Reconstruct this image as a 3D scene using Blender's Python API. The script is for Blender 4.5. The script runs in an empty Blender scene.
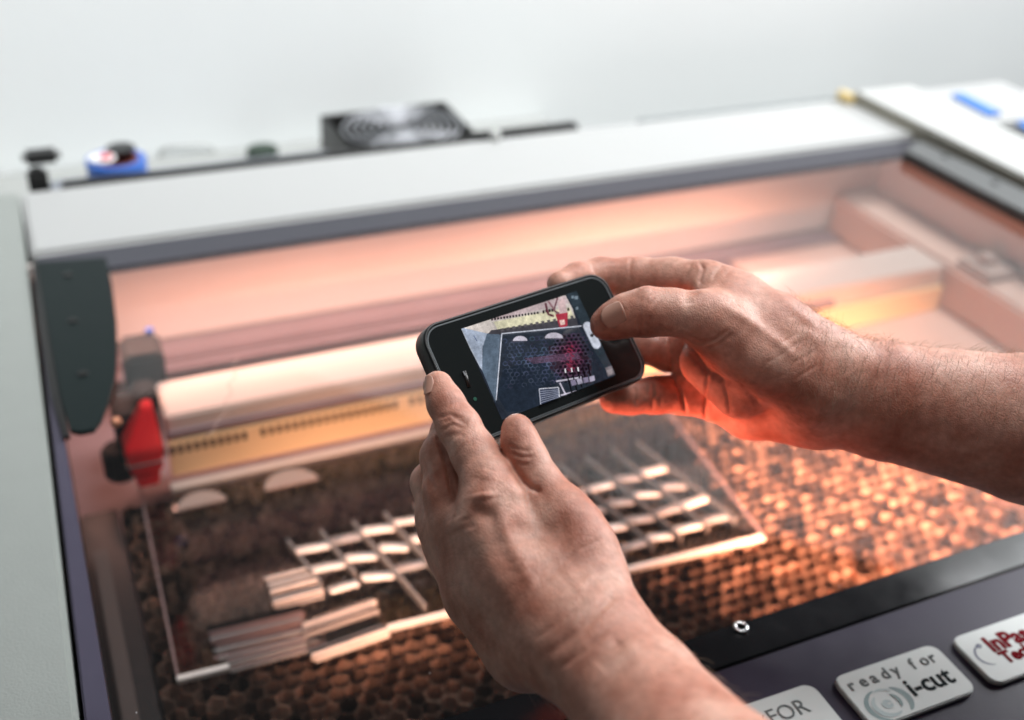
import bpy, bmesh, math, random
import numpy as np
from mathutils import Vector, Matrix
random.seed(4); rng = np.random.default_rng(4)
SC = bpy.context.scene
COL = SC.collection

# ------------------------------------------------------------------ camera
F, CX, CY = 1083.0, 512.0, 360.0
CAM_H = 0.47
RM = np.array([[0.91178358, 0.18051748, -0.36886874],
               [-0.40753746, 0.50847994, -0.75852579],
               [0.05063519, 0.84193919, 0.53719129]])
CAMP = np.array([0.0, 0.0, CAM_H])
cam_d = bpy.data.cameras.new('camera')
cam = bpy.data.objects.new('camera', cam_d); COL.objects.link(cam)
m4 = Matrix.Identity(4)
for i in range(3):
    for j in range(3): m4[i][j] = RM[i, j]
    m4[i][3] = CAMP[i]
cam.matrix_world = m4
cam_d.sensor_width = 36.0
cam_d.lens = F/1024*36
cam_d.clip_start = 0.02; cam_d.clip_end = 60
cam_d.dof.use_dof = True
cam_d.dof.focus_distance = 0.52
cam_d.dof.aperture_fstop = 4.2
SC.camera = cam

# ------------------------------------------------------------------ render + world + lamps
SC.render.engine = 'CYCLES'
SC.cycles.use_denoising = True
SC.cycles.max_bounces = 10
SC.cycles.transparent_max_bounces = 16
SC.cycles.sample_clamp_indirect = 6
SC.cycles.caustics_reflective = False
SC.cycles.caustics_refractive = False
SC.view_settings.view_transform = 'Standard'
SC.view_settings.look = 'None'
SC.view_settings.exposure = 0.0
SC.view_settings.gamma = 1.0
W = bpy.data.worlds.new('World'); SC.world = W; W.use_nodes = True
bg = W.node_tree.nodes['Background']
bg.inputs[0].default_value = (0.86, 0.93, 1.0, 1); bg.inputs[1].default_value = 0.08

def area(name, loc, target, sx, sy, power, color):
    l = bpy.data.lights.new(name, 'AREA'); l.shape = 'RECTANGLE'; l.size = sx; l.size_y = sy
    l.energy = power; l.color = color
    o = bpy.data.objects.new(name, l); COL.objects.link(o)
    o.location = loc
    o.rotation_euler = (Vector(target)-Vector(loc)).to_track_quat('-Z', 'Y').to_euler()
    return o
# the room's windows: one high to the right, towards the wall; one soft, far over the machine; then an added wall fill
area('window_light', (2.5, 1.12, 1.15), (0.35, 0.45, 0.10), 1.3, 1.1, 92, (0.97, 0.98, 1.0))
area('skylight', (1.00, 0.85, 1.95), (0.45, 0.50, 0.10), 0.9, 0.6, 38, (0.97, 0.985, 1.0))
o = area('wall_fill', (0.1, 0.10, 1.55), (0.1, 1.31, 0.12), 2.6, 0.5, 8.2, (0.98, 0.985, 1.0))  # added fill, not a window: lifts the back wall
o.data.spread = math.radians(62)
WARM = (1.0, 0.49, 0.37)
# the lamps inside the machine, rear and front, then two added fills
area('rear_strip_lamp', (0.37, 0.868, -0.014), (0.37, 0.872, -0.12), 0.78, 0.02, 1.45, WARM)
o = area('front_strip_lamp', (0.635, 0.360, -0.020), (0.62, 0.57, -0.14), 0.33, 0.02, 2.8, (1.0, 0.44, 0.26))
o.data.spread = math.radians(62)
area('offcut_fill', (0.19, 0.360, -0.020), (0.21, 0.63, -0.125), 0.16, 0.02, 0.22, (1.0, 0.52, 0.34)).data.spread = math.radians(45)  # added fill that brightens the acrylic offcuts on the left
area('palm_fill', (0.21, 0.362, -0.012), (0.42, 0.49, 0.125), 0.20, 0.02, 1.3, (1.0, 0.22, 0.13)).data.spread = math.radians(80)  # added fill standing in for warm bounce under the hands

def ray(u, v): return RM @ (np.array([u-CX, -(v-CY), -F])/F)
def onz(u, v, z=0.0):                       # the point of the level plane z seen at (u, v)
    d = ray(u, v); t = (z-CAM_H)/d[2]; return CAMP+d*t
def ony(u, v, y):
    d = ray(u, v); return CAMP+d*(y/d[1])
def at(u, v, dep): return CAMP+ray(u, v)*dep

# ------------------------------------------------------------------ materials
def nt(name):
    m = bpy.data.materials.new(name); m.use_nodes = True
    return m, m.node_tree, m.node_tree.nodes['Principled BSDF']
def N(t, typ, **kw):
    n = t.nodes.new(typ)
    for k, v in kw.items():
        if k in n.inputs: n.inputs[k].default_value = v
        else: setattr(n, k, v)
    return n
def mat(name, col, rough=0.5, metal=0.0, var=0.06, scale=60, bump=0.0, bscale=400, coat=0.0, spec=0.5, sss=0.0):
    m, t, p = nt(name)
    p.inputs['Roughness'].default_value = rough; p.inputs['Metallic'].default_value = metal
    p.inputs['Coat Weight'].default_value = coat
    p.inputs['Specular IOR Level'].default_value = spec
    tc = N(t, 'ShaderNodeTexCoord'); no = N(t, 'ShaderNodeTexNoise', Scale=scale, Detail=5.0)
    t.links.new(tc.outputs['Object'], no.inputs['Vector'])
    mp = N(t, 'ShaderNodeMapRange'); mp.inputs['To Min'].default_value = 1-var; mp.inputs['To Max'].default_value = 1+var
    t.links.new(no.outputs['Fac'], mp.inputs['Value'])
    mx = N(t, 'ShaderNodeMix', data_type='RGBA', blend_type='MULTIPLY'); mx.inputs[0].default_value = 1
    mx.inputs[6].default_value = (*col, 1)
    t.links.new(mp.outputs[0], mx.inputs[7]); t.links.new(mx.outputs[2], p.inputs['Base Color'])
    mr = N(t, 'ShaderNodeMapRange'); mr.inputs['To Min'].default_value = max(0, rough-0.06); mr.inputs['To Max'].default_value = rough+0.06
    t.links.new(no.outputs['Fac'], mr.inputs['Value']); t.links.new(mr.outputs[0], p.inputs['Roughness'])
    if bump:
        n2 = N(t, 'ShaderNodeTexNoise', Scale=bscale, Detail=3.0); t.links.new(tc.outputs['Object'], n2.inputs['Vector'])
        b = N(t, 'ShaderNodeBump', Strength=bump, Distance=0.0006)
        t.links.new(n2.outputs['Fac'], b.inputs['Height']); t.links.new(b.outputs[0], p.inputs['Normal'])
    return m
def glow(name, col, s=1.0):
    m = bpy.data.materials.new(name); m.use_nodes = True; t = m.node_tree
    t.nodes.remove(t.nodes['Principled BSDF'])
    e = N(t, 'ShaderNodeEmission'); e.inputs[0].default_value = (*col, 1)
    tc = N(t, 'ShaderNodeTexCoord'); acc = None      # the grain and uneven tones of the picture the screen shows
    for sc_, amp, nd in ((70.0, 0.6, 2.0), (420.0, 0.5, 3.0), (1500.0, 0.4, 2.0)):
        no = N(t, 'ShaderNodeTexNoise', Scale=sc_, Detail=nd); t.links.new(tc.outputs['Object'], no.inputs['Vector'])
        mr = N(t, 'ShaderNodeMapRange'); mr.inputs['From Min'].default_value = 0.25; mr.inputs['From Max'].default_value = 0.75
        mr.inputs['To Min'].default_value = 1-amp/2; mr.inputs['To Max'].default_value = 1+amp/2; t.links.new(no.outputs['Fac'], mr.inputs['Value'])
        if acc is None: acc = mr.outputs[0]
        else:
            mu = N(t, 'ShaderNodeMath', operation='MULTIPLY'); t.links.new(acc, mu.inputs[0]); t.links.new(mr.outputs[0], mu.inputs[1]); acc = mu.outputs[0]
    t.links.new(acc, e.inputs[1])
    g = N(t, 'ShaderNodeBsdfGlossy'); g.inputs['Roughness'].default_value = 0.08; g.inputs[0].default_value = (1, 1, 1, 1)
    fr = N(t, 'ShaderNodeFresnel', IOR=1.4); ms = N(t, 'ShaderNodeMixShader')
    t.links.new(fr.outputs[0], ms.inputs[0]); t.links.new(e.outputs[0], ms.inputs[1]); t.links.new(g.outputs[0], ms.inputs[2])
    t.links.new(ms.outputs[0], t.nodes['Material Output'].inputs[0])
    return m
def clear(name, tint=(1, 1, 1), ior=1.45, rough=0.0, dust=0.0):   # dust 1: specks; below 1: evenly cloudy
    m = bpy.data.materials.new(name); m.use_nodes = True; t = m.node_tree
    t.nodes.remove(t.nodes['Principled BSDF'])
    a = N(t, 'ShaderNodeBsdfTransparent'); a.inputs[0].default_value = (*tint, 1)
    g = N(t, 'ShaderNodeBsdfGlossy'); g.inputs['Roughness'].default_value = rough; g.inputs[0].default_value = (1, 1, 1, 1)
    fr = N(t, 'ShaderNodeFresnel', IOR=ior); ms = N(t, 'ShaderNodeMixShader')
    t.links.new(fr.outputs[0], ms.inputs[0]); t.links.new(a.outputs[0], ms.inputs[1]); t.links.new(g.outputs[0], ms.inputs[2])
    out = ms
    if dust:                                # a few specks of dust and faint smears lying on the pane
        tc = N(t, 'ShaderNodeTexCoord'); vo = N(t, 'ShaderNodeTexVoronoi', Scale=95.0); t.links.new(tc.outputs['Object'], vo.inputs['Vector'])
        sp = N(t, 'ShaderNodeMapRange'); sp.inputs['From Min'].default_value = 0.045; sp.inputs['From Max'].default_value = 0.025
        sp.inputs['To Max'].default_value = 0.55
        t.links.new(vo.outputs['Distance'], sp.inputs['Value'])
        wn = N(t, 'ShaderNodeTexNoise', Scale=9.0, Detail=2.0); t.links.new(tc.outputs['Object'], wn.inputs['Vector'])
        gt = N(t, 'ShaderNodeMath', operation='GREATER_THAN'); gt.inputs[1].default_value = 0.52; t.links.new(wn.outputs['Fac'], gt.inputs[0])
        mu = N(t, 'ShaderNodeMath', operation='MULTIPLY'); t.links.new(sp.outputs[0], mu.inputs[0]); t.links.new(gt.outputs[0], mu.inputs[1])
        ad = N(t, 'ShaderNodeMath', operation='ADD'); ad.inputs[1].default_value = 0.004 if dust == 1 else dust; t.links.new(mu.outputs[0], ad.inputs[0])
        df = N(t, 'ShaderNodeBsdfDiffuse'); df.inputs[0].default_value = (0.8, 0.8, 0.8, 1)
        m2 = N(t, 'ShaderNodeMixShader'); t.links.new(ad.outputs[0], m2.inputs[0]); t.links.new(ms.outputs[0], m2.inputs[1]); t.links.new(df.outputs[0], m2.inputs[2])
        out = m2
    t.links.new(out.outputs[0], t.nodes['Material Output'].inputs[0])
    return m

M = dict(
    wall=mat('plaster', (0.80, 0.83, 0.82), 0.9, bump=0.5, bscale=160, var=0.03, scale=5),
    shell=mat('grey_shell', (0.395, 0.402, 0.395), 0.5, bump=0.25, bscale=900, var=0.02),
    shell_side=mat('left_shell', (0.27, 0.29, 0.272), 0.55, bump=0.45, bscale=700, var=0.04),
    shell_white=mat('white_shell', (0.44, 0.45, 0.435), 0.45, var=0.02),
    edge=mat('edge_grey', (0.25, 0.24, 0.19), 0.5),
    border=mat('printed_border', (0.034, 0.034, 0.046), 0.3, var=0.03, spec=0.4),
    black_border=mat('black_border', (0.006, 0.006, 0.007), 0.12, var=0.02),
    rim=mat('purple_rim', (0.062, 0.056, 0.085), 0.35, var=0.04),
    panel=mat('front_panel', (0.020, 0.016, 0.032), 0.32, var=0.05, bump=0.1, bscale=900, spec=0.18),
    plate=mat('hinge_plate', (0.010, 0.016, 0.016), 0.45, var=0.05, spec=0.12),
    black=mat('black_plastic', (0.012, 0.012, 0.012), 0.4),
    rubber=mat('rubber', (0.010, 0.011, 0.011), 0.45, var=0.1, bump=0.15, bscale=1500),
    screw=mat('screw', (0.05, 0.05, 0.05), 0.3, 0.8),
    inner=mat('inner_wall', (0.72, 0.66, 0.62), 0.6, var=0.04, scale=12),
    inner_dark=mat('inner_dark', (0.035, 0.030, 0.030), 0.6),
    mauve=mat('inner_rail', (0.26, 0.19, 0.20), 0.45, var=0.12, scale=30),
    deck=mat('deck', (0.56, 0.38, 0.31), 0.5, var=0.05), plate_grey=mat('plate_grey', (0.085, 0.09, 0.09), 0.35, var=0.04),
    beam=mat('beam', (0.60, 0.50, 0.44), 0.42, 0.15, var=0.04, scale=20),
    beam_face=mat('beam_face', (0.80, 0.58, 0.33), 0.45, 0.1, var=0.08, scale=25),
    slot=mat('slot', (0.02, 0.012, 0.01), 0.6),
    comb=mat('honeycomb_foil', (0.60, 0.38, 0.28), 0.25, 0.65, var=0.2, scale=70, bump=0.35, bscale=200),
    tray=mat('tray', (0.010, 0.008, 0.007), 0.5, 0.2, var=0.3, scale=15),
    red=mat('red_plastic', (0.90, 0.02, 0.025), 0.25, var=0.08, coat=0.5),
    brass=mat('brass', (0.8, 0.35, 0.2), 0.35, 0.4),
    badge=mat('badge', (0.44, 0.47, 0.455), 0.35, var=0.03),
    ink_grey=mat('ink_grey', (0.11, 0.12, 0.12), 0.85, spec=0.05), ink_dark=mat('ink_dark', (0.015, 0.02, 0.022), 0.85, spec=0.05),
    ink_red=mat('ink_red', (0.16, 0.006, 0.012), 0.85, spec=0.05), ink_teal=mat('ink_teal', (0.10, 0.16, 0.16), 0.5),
    ink_teal2=mat('ink_teal_pale', (0.27, 0.33, 0.33), 0.5), ink_navy=mat('ink_navy', (0.06, 0.07, 0.12), 0.5),
    steel=mat('steel', (0.62, 0.64, 0.65), 0.22, 1.0), silver=mat('silver', (0.36, 0.37, 0.39), 0.35, 0.9), band=mat('band', (0.22, 0.24, 0.25), 0.3, 0.7),
    blue=mat('blue_tape', (0.04, 0.14, 0.50), 0.4), white=mat('white', (0.8, 0.8, 0.8), 0.5),
    redpaper=mat('red_print', (0.65, 0.06, 0.08), 0.5), brown=mat('brown_core', (0.16, 0.04, 0.03), 0.6),
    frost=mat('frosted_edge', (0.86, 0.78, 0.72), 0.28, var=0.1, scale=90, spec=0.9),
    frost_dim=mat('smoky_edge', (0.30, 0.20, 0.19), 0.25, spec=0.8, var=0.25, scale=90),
    glass=clear('lid_glass', (0.97, 0.97, 0.97), 1.49, dust=1.0),
    acrylic=clear('acrylic', (0.93, 0.91, 0.90), 1.5, 0.06), cut=clear('cut_acrylic', (0.90, 0.84, 0.82), 1.65, 0.16, dust=0.30),
    face=mat('phone_face', (0.010, 0.012, 0.012), 0.06, var=0.02, spec=0.4),
    nail=mat('nail', (0.50, 0.27, 0.20), 0.42, var=0.06, scale=200),
)

# glints painted into the honeycomb's colour: brightness random by cell and wall (a number stored with each wall)
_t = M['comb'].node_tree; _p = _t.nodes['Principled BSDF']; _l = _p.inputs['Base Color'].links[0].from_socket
_v = N(_t, 'ShaderNodeAttribute', attribute_name='glint')
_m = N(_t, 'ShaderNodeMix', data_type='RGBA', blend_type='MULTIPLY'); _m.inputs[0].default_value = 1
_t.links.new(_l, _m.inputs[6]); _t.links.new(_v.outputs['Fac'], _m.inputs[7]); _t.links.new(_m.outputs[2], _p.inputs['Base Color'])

# ------------------------------------------------------------------ mesh helpers
def link(name, bm, m, parent=None, smooth=False, mats=None):
    me = bpy.data.meshes.new(name); bm.to_mesh(me); bm.free()
    for mm in (mats or [m]): me.materials.append(mm)
    if smooth:
        for p in me.polygons: p.use_smooth = True
    o = bpy.data.objects.new(name, me); COL.objects.link(o)
    if parent: o.parent = parent
    return o
def thing(name, label, cat, loc=(0, 0, 0), group=None):
    o = bpy.data.objects.new(name, None); COL.objects.link(o); o.location = loc
    o.empty_display_size = 0.02
    tag(o, label, cat, group); return o
def tag(o, label, cat, group=None, kind=None):
    if label: o['label'] = label
    if cat: o['category'] = cat
    if group: o['group'] = group
    if kind: o['kind'] = kind
    return o
def prism(bm, pts, z0, z1, bev=0.0, mi=0, mtx=None):
    """closed slab over a polygon (list of (x, y)) between z0 and z1, its edges bevelled"""
    b = bmesh.new()
    lo = [b.verts.new((p[0], p[1], z0)) for p in pts]; hi = [b.verts.new((p[0], p[1], z1)) for p in pts]
    n = len(pts)
    b.faces.new(lo[::-1]); b.faces.new(hi)
    for i in range(n): b.faces.new((lo[i], lo[(i+1) % n], hi[(i+1) % n], hi[i]))
    bmesh.ops.recalc_face_normals(b, faces=b.faces)
    if bev: bmesh.ops.bevel(b, geom=list(b.edges), offset=bev, segments=2, affect='EDGES', clamp_overlap=True)
    for f in b.faces: f.material_index = mi
    if mtx is not None: bmesh.ops.transform(b, matrix=mtx, verts=b.verts)
    t = bpy.data.meshes.new('t'); b.to_mesh(t); b.free(); bm.from_mesh(t); bpy.data.meshes.remove(t)
def box(bm, x0, x1, y0, y1, z0, z1, bev=0.0, mi=0, mtx=None):
    prism(bm, [(x0, y0), (x1, y0), (x1, y1), (x0, y1)], z0, z1, bev, mi, mtx)
def rrect(w, h, r, n=8, cx=0, cy=0):
    out = []
    for sx, sy, a0 in ((1, 1, 0), (-1, 1, 90), (-1, -1, 180), (1, -1, 270)):
        for k in range(n+1):
            a = math.radians(a0+90*k/n)
            out.append((cx+sx*(w/2-r)+r*math.cos(a), cy+sy*(h/2-r)+r*math.sin(a)))
    return out
def tube(bm, pts, r, n=8, mi=0, cap=True):
    pts = [Vector(p) for p in pts]; rs = r if isinstance(r, (list, tuple)) else [r]*len(pts)
    rings = []
    ref = None
    for i, p in enumerate(pts):
        t = (pts[min(i+1, len(pts)-1)]-pts[max(i-1, 0)]).normalized()
        if ref is None: ref = t.orthogonal().normalized()
        a = (ref-t*ref.dot(t)).normalized(); ref = a; b_ = t.cross(a)
        rings.append([bm.verts.new(p+(a*math.cos(2*math.pi*k/n)+b_*math.sin(2*math.pi*k/n))*rs[i]) for k in range(n)])
    for i in range(len(rings)-1):
        for k in range(n):
            f = bm.faces.new((rings[i][k], rings[i][(k+1) % n], rings[i+1][(k+1) % n], rings[i+1][k])); f.material_index = mi; f.smooth = True
    if cap:
        bm.faces.new(rings[0][::-1]).material_index = mi; bm.faces.new(rings[-1]).material_index = mi
def disc_pts(r, n=32, cx=0, cy=0): return [(cx+r*math.cos(2*math.pi*k/n), cy+r*math.sin(2*math.pi*k/n)) for k in range(n)]
def torus(bm, R, r, c=(0, 0, 0), n=40, m=8, mi=0):
    pts = [(c[0]+R*math.cos(2*math.pi*k/n), c[1]+R*math.sin(2*math.pi*k/n), c[2]) for k in range(n+1)]
    tube(bm, pts, r, m, mi, cap=False)

# ------------------------------------------------------------------ setting
bm = bmesh.new()
prism(bm, [(-2.2, -1.0), (3.6, -1.0), (3.6, 2.2), (1.9, 1.38), (0.85, 0.79), (0.3, 0.40), (-2.2, 0.30)], -0.04, 0.0, 0, 0, Matrix.Translation((0, 1.31, 0)) @ Matrix.Rotation(math.radians(90), 4, 'X'))  # unseen sloping top edge, shaped for what the lid glass reflects
o = link('wall', bm, M['wall']); tag(o, None, None, kind='structure')

# ------------------------------------------------------------------ the laser cutter
X0, X1, YB, YF = -0.016, 1.010, 0.967, 0.327
mc = thing('laser_cutter', 'large grey laser engraving machine with a glass lid and warm light glowing inside', 'laser cutter', (0.5, 0.6, -0.6))
MCL = Vector((0.5, 0.6, -0.6))
def part(name, bm, m, parent=None, smooth=False, mats=None):
    o = link(name, bm, m, None, smooth, mats)
    par = parent or mc
    o.parent = par
    if par is mc: o.matrix_parent_inverse = Matrix.Translation(-MCL)
    return o
# outer shell pieces
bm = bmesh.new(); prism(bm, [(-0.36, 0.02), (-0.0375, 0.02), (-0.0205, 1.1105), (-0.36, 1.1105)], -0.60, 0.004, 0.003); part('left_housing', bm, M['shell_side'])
bm = bmesh.new(); box(bm, -0.0185, 1.30, YB+0.002, 1.111, -0.60, 0.003, 0.004); part('rear_housing', bm, M['shell'])
bm = bmesh.new(); box(bm, -0.34, 0.66, 1.114, 1.309, -0.60, -0.055, 0.003); part('rear_ledge', bm, mat('ledge', (0.34, 0.35, 0.335), 0.7, var=0.03))
bm = bmesh.new(); box(bm, 1.0135, 1.112, 0.02, 1.094, -0.10, 0.019, 0.0025, 0)
o = part('right_housing', bm, None, mats=[M['shell_white'], M['edge']])
for p in o.data.polygons:
    if p.normal.x < -0.8 or p.normal.y > 0.8: p.material_index = 1
bm = bmesh.new(); box(bm, 1.02, 1.10, 0.0, 1.06, -0.60, -0.10, 0.003); part('right_body', bm, M['shell'])
# lid: frame, borders, glass, front panel
ZL = 0.0
bm = bmesh.new()
prism(bm, [(-0.0305, YF+0.001), (X0, YF+0.001), (X0, YB-0.004), (-0.0180, YB-0.004)], -0.02, ZL, 0.0015)
lid = part('lid_frame', bm, M['rim'])
bm = bmesh.new(); box(bm, X0+0.0015, X1, 0.924, YB-0.001, -0.006, ZL, 0.001); part('lid_border', bm, M['border'])
bm = bmesh.new(); box(bm, X0+0.0015, X1, YF+0.001, 0.354, -0.006, ZL, 0.001); part('lid_border', bm, M['black_border'])
bm = bmesh.new(); box(bm, 0.975, X1, 0.356, 0.922, -0.006, ZL-0.0005, 0.001); part('lid_border', bm, M['border'])
bm = bmesh.new()
vs = [bm.verts.new(p) for p in ((X0+0.0005, 0.3545, -0.0015), (0.9745, 0.3545, -0.0015), (0.9745, 0.9235, -0.0015), (X0+0.0005, 0.9235, -0.0015))]
bm.faces.new(vs); part('glass_pane', bm, M['glass'])
bm = bmesh.new()
prof = [(YF-0.0005, 0.0), (0.235, -0.001), (0.205, -0.006), (0.185, -0.018), (0.176, -0.04), (0.174, -0.10), (YF-0.0005, -0.10)]
for xa, xb in ((-0.031, 1.0115),):
    a = [bm.verts.new((xa, y, z)) for y, z in prof]; b = [bm.verts.new((xb, y, z)) for y, z in prof]
    bm.faces.new(a); bm.faces.new(b[::-1])
    for i in range(len(prof)): bm.faces.new((a[i], b[i], b[(i+1) % len(prof)], a[(i+1) % len(prof)]))
bmesh.ops.recalc_face_normals(bm, faces=bm.faces)
front = part('front_panel', bm, M['panel'])
# machine body below
bm = bmesh.new(); box(bm, -0.031, 1.0115, 0.19, 0.325, -0.60, -0.102, 0.003); part('front_body', bm, M['shell'])

# hinge plates
def plate(px, zt, screws, mt, h=0.004):
    pts = [onz(u, v, zt)[:2] for u, v in px]
    bm = bmesh.new(); prism(bm, [tuple(p) for p in pts], zt-h, zt, 0.0008)
    pl = part('hinge_plate', bm, mt)
    for u, v in screws:
        c = onz(u, v, zt); b2 = bmesh.new()
        prism(b2, disc_pts(0.0040, 20, c[0], c[1]), zt-0.002, zt+0.0012, 0.0005)
        prism(b2, disc_pts(0.0019, 6, c[0], c[1]), zt+0.0008, zt+0.0014, 0.0)
        part('screw', b2, M['screw'], pl)
    return pl
plate([(36, 262), (106, 257), (112, 285), (116, 320), (117, 352), (115, 378), (108, 402), (101, 420), (94, 429), (80, 432), (70, 430), (60, 395), (47, 325)],
      0.006, [(68, 275), (73, 321), (83, 374)], M['plate'])
bm = bmesh.new()
gp = [onz(*q)[:2] for q in [(33, 262), (37, 262), (48, 325), (61, 395), (71, 440), (64, 440), (52, 400), (40, 330)]]
prism(bm, [tuple(p) for p in gp], 0.0005, 0.0035); part('hinge_seal', bm, M['black'])
plate([(905, 150), (918, 140), (970, 164), (1024, 190), (1090, 222), (1090, 246), (1024, 212), (960, 179)], 0.012, [(945, 156), (995, 183)], M['plate_grey'], 0.004)
bm = bmesh.new()
gp = [onz(u, v, 0.008)[:2] for u, v in [(905, 151), (915, 148), (1024, 203), (1090, 236), (1090, 252), (1024, 218), (958, 184), (903, 155)]]
prism(bm, [tuple(p) for p in gp], 0.0006, 0.0078); part('hinge_seal', bm, M['black'])

# ---- interior
ZB = -0.130
bm = bmesh.new(); box(bm, -0.03, 1.0, 0.970, 0.966, -0.106, -0.008); part('back_wall', bm, M['inner'])
bm = bmesh.new(); box(bm, 0.002, 0.95, 0.935, 0.965, -0.118, -0.107, 0.002)
box(bm, 0.002, 0.95, 0.925, 0.934, -0.124, -0.114, 0.003)
part('rear_rail', bm, M['mauve'])
bm = bmesh.new(); box(bm, -0.03, 1.0, 0.60, 0.966, -0.175, -0.160); part('inner_floor', bm, M['mauve'])
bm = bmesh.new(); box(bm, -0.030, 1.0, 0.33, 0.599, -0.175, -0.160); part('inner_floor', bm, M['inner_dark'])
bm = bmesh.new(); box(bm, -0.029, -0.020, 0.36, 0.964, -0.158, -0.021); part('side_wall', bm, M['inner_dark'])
bm = bmesh.new(); box(bm, -0.014, -0.003, 0.40, 0.70, -0.131, -0.127, 0.001); part('side_rail', bm, mat('side_rail', (0.06, 0.045, 0.04), 0.5, var=0.1))
bm = bmesh.new(); box(bm, 0.965, 0.975, 0.36, 0.964, -0.158, -0.007); part('side_wall', bm, M['inner'])
bm = bmesh.new(); box(bm, 0.735, 0.963, 0.40, 0.964, -0.158, -0.112, 0.002); part('side_deck', bm, M['deck'])
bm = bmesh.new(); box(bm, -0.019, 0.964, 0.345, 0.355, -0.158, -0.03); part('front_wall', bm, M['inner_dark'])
bm = bmesh.new(); prism(bm, [(0.90, 0.40), (0.963, 0.40), (0.963, 0.963), (0.90, 0.963)], -0.1115, -0.060, 0.004); part('side_cover', bm, M['deck'])
bm = bmesh.new(); box(bm, -0.019, 0.0105, 0.42, 0.758, -0.158, -0.136, 0.002); part('bed_side_cover', bm, M['black'])
# motor block on the side cover
bm = bmesh.new(); c = onz(985, 262, -0.05)
box(bm, c[0]-0.022, c[0]+0.022, c[1]-0.030, c[1]+0.020, -0.0595, -0.050, 0.003); box(bm, c[0]-0.010, c[0]+0.008, c[1]-0.010, c[1]+0.008, -0.0495, -0.040, 0.003)
part('motor_block', bm, mat('block_grey', (0.38, 0.28, 0.24), 0.5))
# gantry beam
YG = 0.765
bm = bmesh.new()
box(bm, 0.060, 0.897, YG, 0.820, -0.112, -0.061, 0.002)
beam = part('gantry_beam', bm, M['beam'])
bm = bmesh.new(); box(bm, 0.058, 0.897, YG-0.006, YG-0.001, -0.118, -0.083, 0.0008); part('ruler_rail', bm, M['beam_face'], beam)
bm = bmesh.new(); box(bm, 0.055, 0.750, YG-0.016, YG-0.0062, -0.1295, -0.1225, 0.0008); part('lower_rail', bm, M['beam'], beam)
bm = bmesh.new(); box(bm, 0.060, 0.745, YG-0.0045, YG-0.0005, -0.080, -0.074, 0.0004); part('shadow_groove', bm, M['mauve'], beam)
bm = bmesh.new()
def slots(u0, v0, u1, v1, n):
    a = ony(u0, v0, YG-0.0062); b = ony(u1, v1, YG-0.0062)
    for k in range(n):
        p = a+(b-a)*k/(n-1)
        box(bm, p[0]-0.0019, p[0]+0.0019, YG-0.0068, YG-0.0058, -0.0945, -0.0865)
slots(162, 438, 243, 423, 11); slots(262, 419, 395, 396, 18); slots(412, 393, 470, 383, 8)
part('slot_row', bm, M['slot'], beam)
bm = bmesh.new(); box(bm, 0.10, 0.72, 0.842, 0.858, -0.158, -0.128, 0.003); part('cable_guide', bm, M['mauve'])
# laser head at the beam's left end
hc = ony(140, 430, 0.72)
head = None
bm = bmesh.new()
box(bm, 0.020, 0.056, 0.768, 0.80, -0.110, -0.056, 0.004)
c = onz(117, 447, -0.088); prism(bm, disc_pts(0.014, 14, c[0], c[1]), -0.118, -0.088, 0.003)
c = onz(139, 345, -0.040); box(bm, c[0]-0.016, c[0]+0.018, c[1]-0.020, c[1]+0.022, -0.100, -0.040, 0.004); c = onz(128, 395, -0.065); box(bm, c[0]-0.012, c[0]+0.010, c[1]-0.010, c[1]+0.012, -0.105, -0.065, 0.003)
box(bm, 0.040, 0.058, 0.775, 0.805, -0.0555, -0.045, 0.003)
head = part('laser_head', bm, mat('head_black', (0.010, 0.009, 0.009), 0.6, spec=0.2))
def lathe(bm, c, prof, n=24, mi=0, mtx=None):
    rings = []
    for r, z in prof:
        rings.append([bm.verts.new((c[0]+r*math.cos(2*math.pi*k/n), c[1]+r*math.sin(2*math.pi*k/n), c[2]+z)) for k in range(n)])
    for i in range(len(rings)-1):
        for k in range(n):
            f = bm.faces.new((rings[i][k], rings[i][(k+1) % n], rings[i+1][(k+1) % n], rings[i+1][k])); f.smooth = True; f.material_index = mi
    bm.faces.new(rings[0][::-1]).material_index = mi; bm.faces.new(rings[-1]).material_index = mi
hx, hy = 0.0455, 0.710
_p = onz(148, 480, -0.112); hx, hy = _p[0], _p[1]
bm = bmesh.new()
def taper(bm, sec):
    """a bevelled block lofted through rectangles (x centre, y centre, half width, half depth, z)"""
    b = bmesh.new(); rg_ = []
    for cx_, cy_, hw, hd_, z in sec:
        rg_.append([b.verts.new((hx+cx_+sx*hw, hy+cy_+sy*hd_, z)) for sx, sy in ((-1, -1), (1, -1), (1, 1), (-1, 1))])
    for q in range(len(rg_)-1):
        for k in range(4): b.faces.new((rg_[q][k], rg_[q][(k+1) % 4], rg_[q+1][(k+1) % 4], rg_[q+1][k]))
    b.faces.new(rg_[0][::-1]); b.faces.new(rg_[-1]); bmesh.ops.recalc_face_normals(b, faces=b.faces)
    bmesh.ops.bevel(b, geom=list(b.edges), offset=0.0016, segments=2, affect='EDGES', clamp_overlap=True)
    t = bpy.data.meshes.new('t'); b.to_mesh(t); b.free(); bm.from_mesh(t); bpy.data.meshes.remove(t)
taper(bm, [(0, 0, 0.0085, 0.008, -0.113), (0, 0, 0.0105, 0.010, -0.098)])
taper(bm, [(0, 0, 0.0125, 0.012, -0.0965), (0, 0, 0.0150, 0.014, -0.072), (0.004, 0.002, 0.0095, 0.010, -0.056), (0.0085, 0.004, 0.0038, 0.006, -0.038)])
part('red_nozzle', bm, M['red'], head)
bm = bmesh.new(); box(bm, hx-0.0149, hx+0.0149, hy-0.0143, hy+0.0143, -0.0862, -0.0848, 0.0005)
part('nozzle_band', bm, M['frost_dim'], head)
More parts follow.
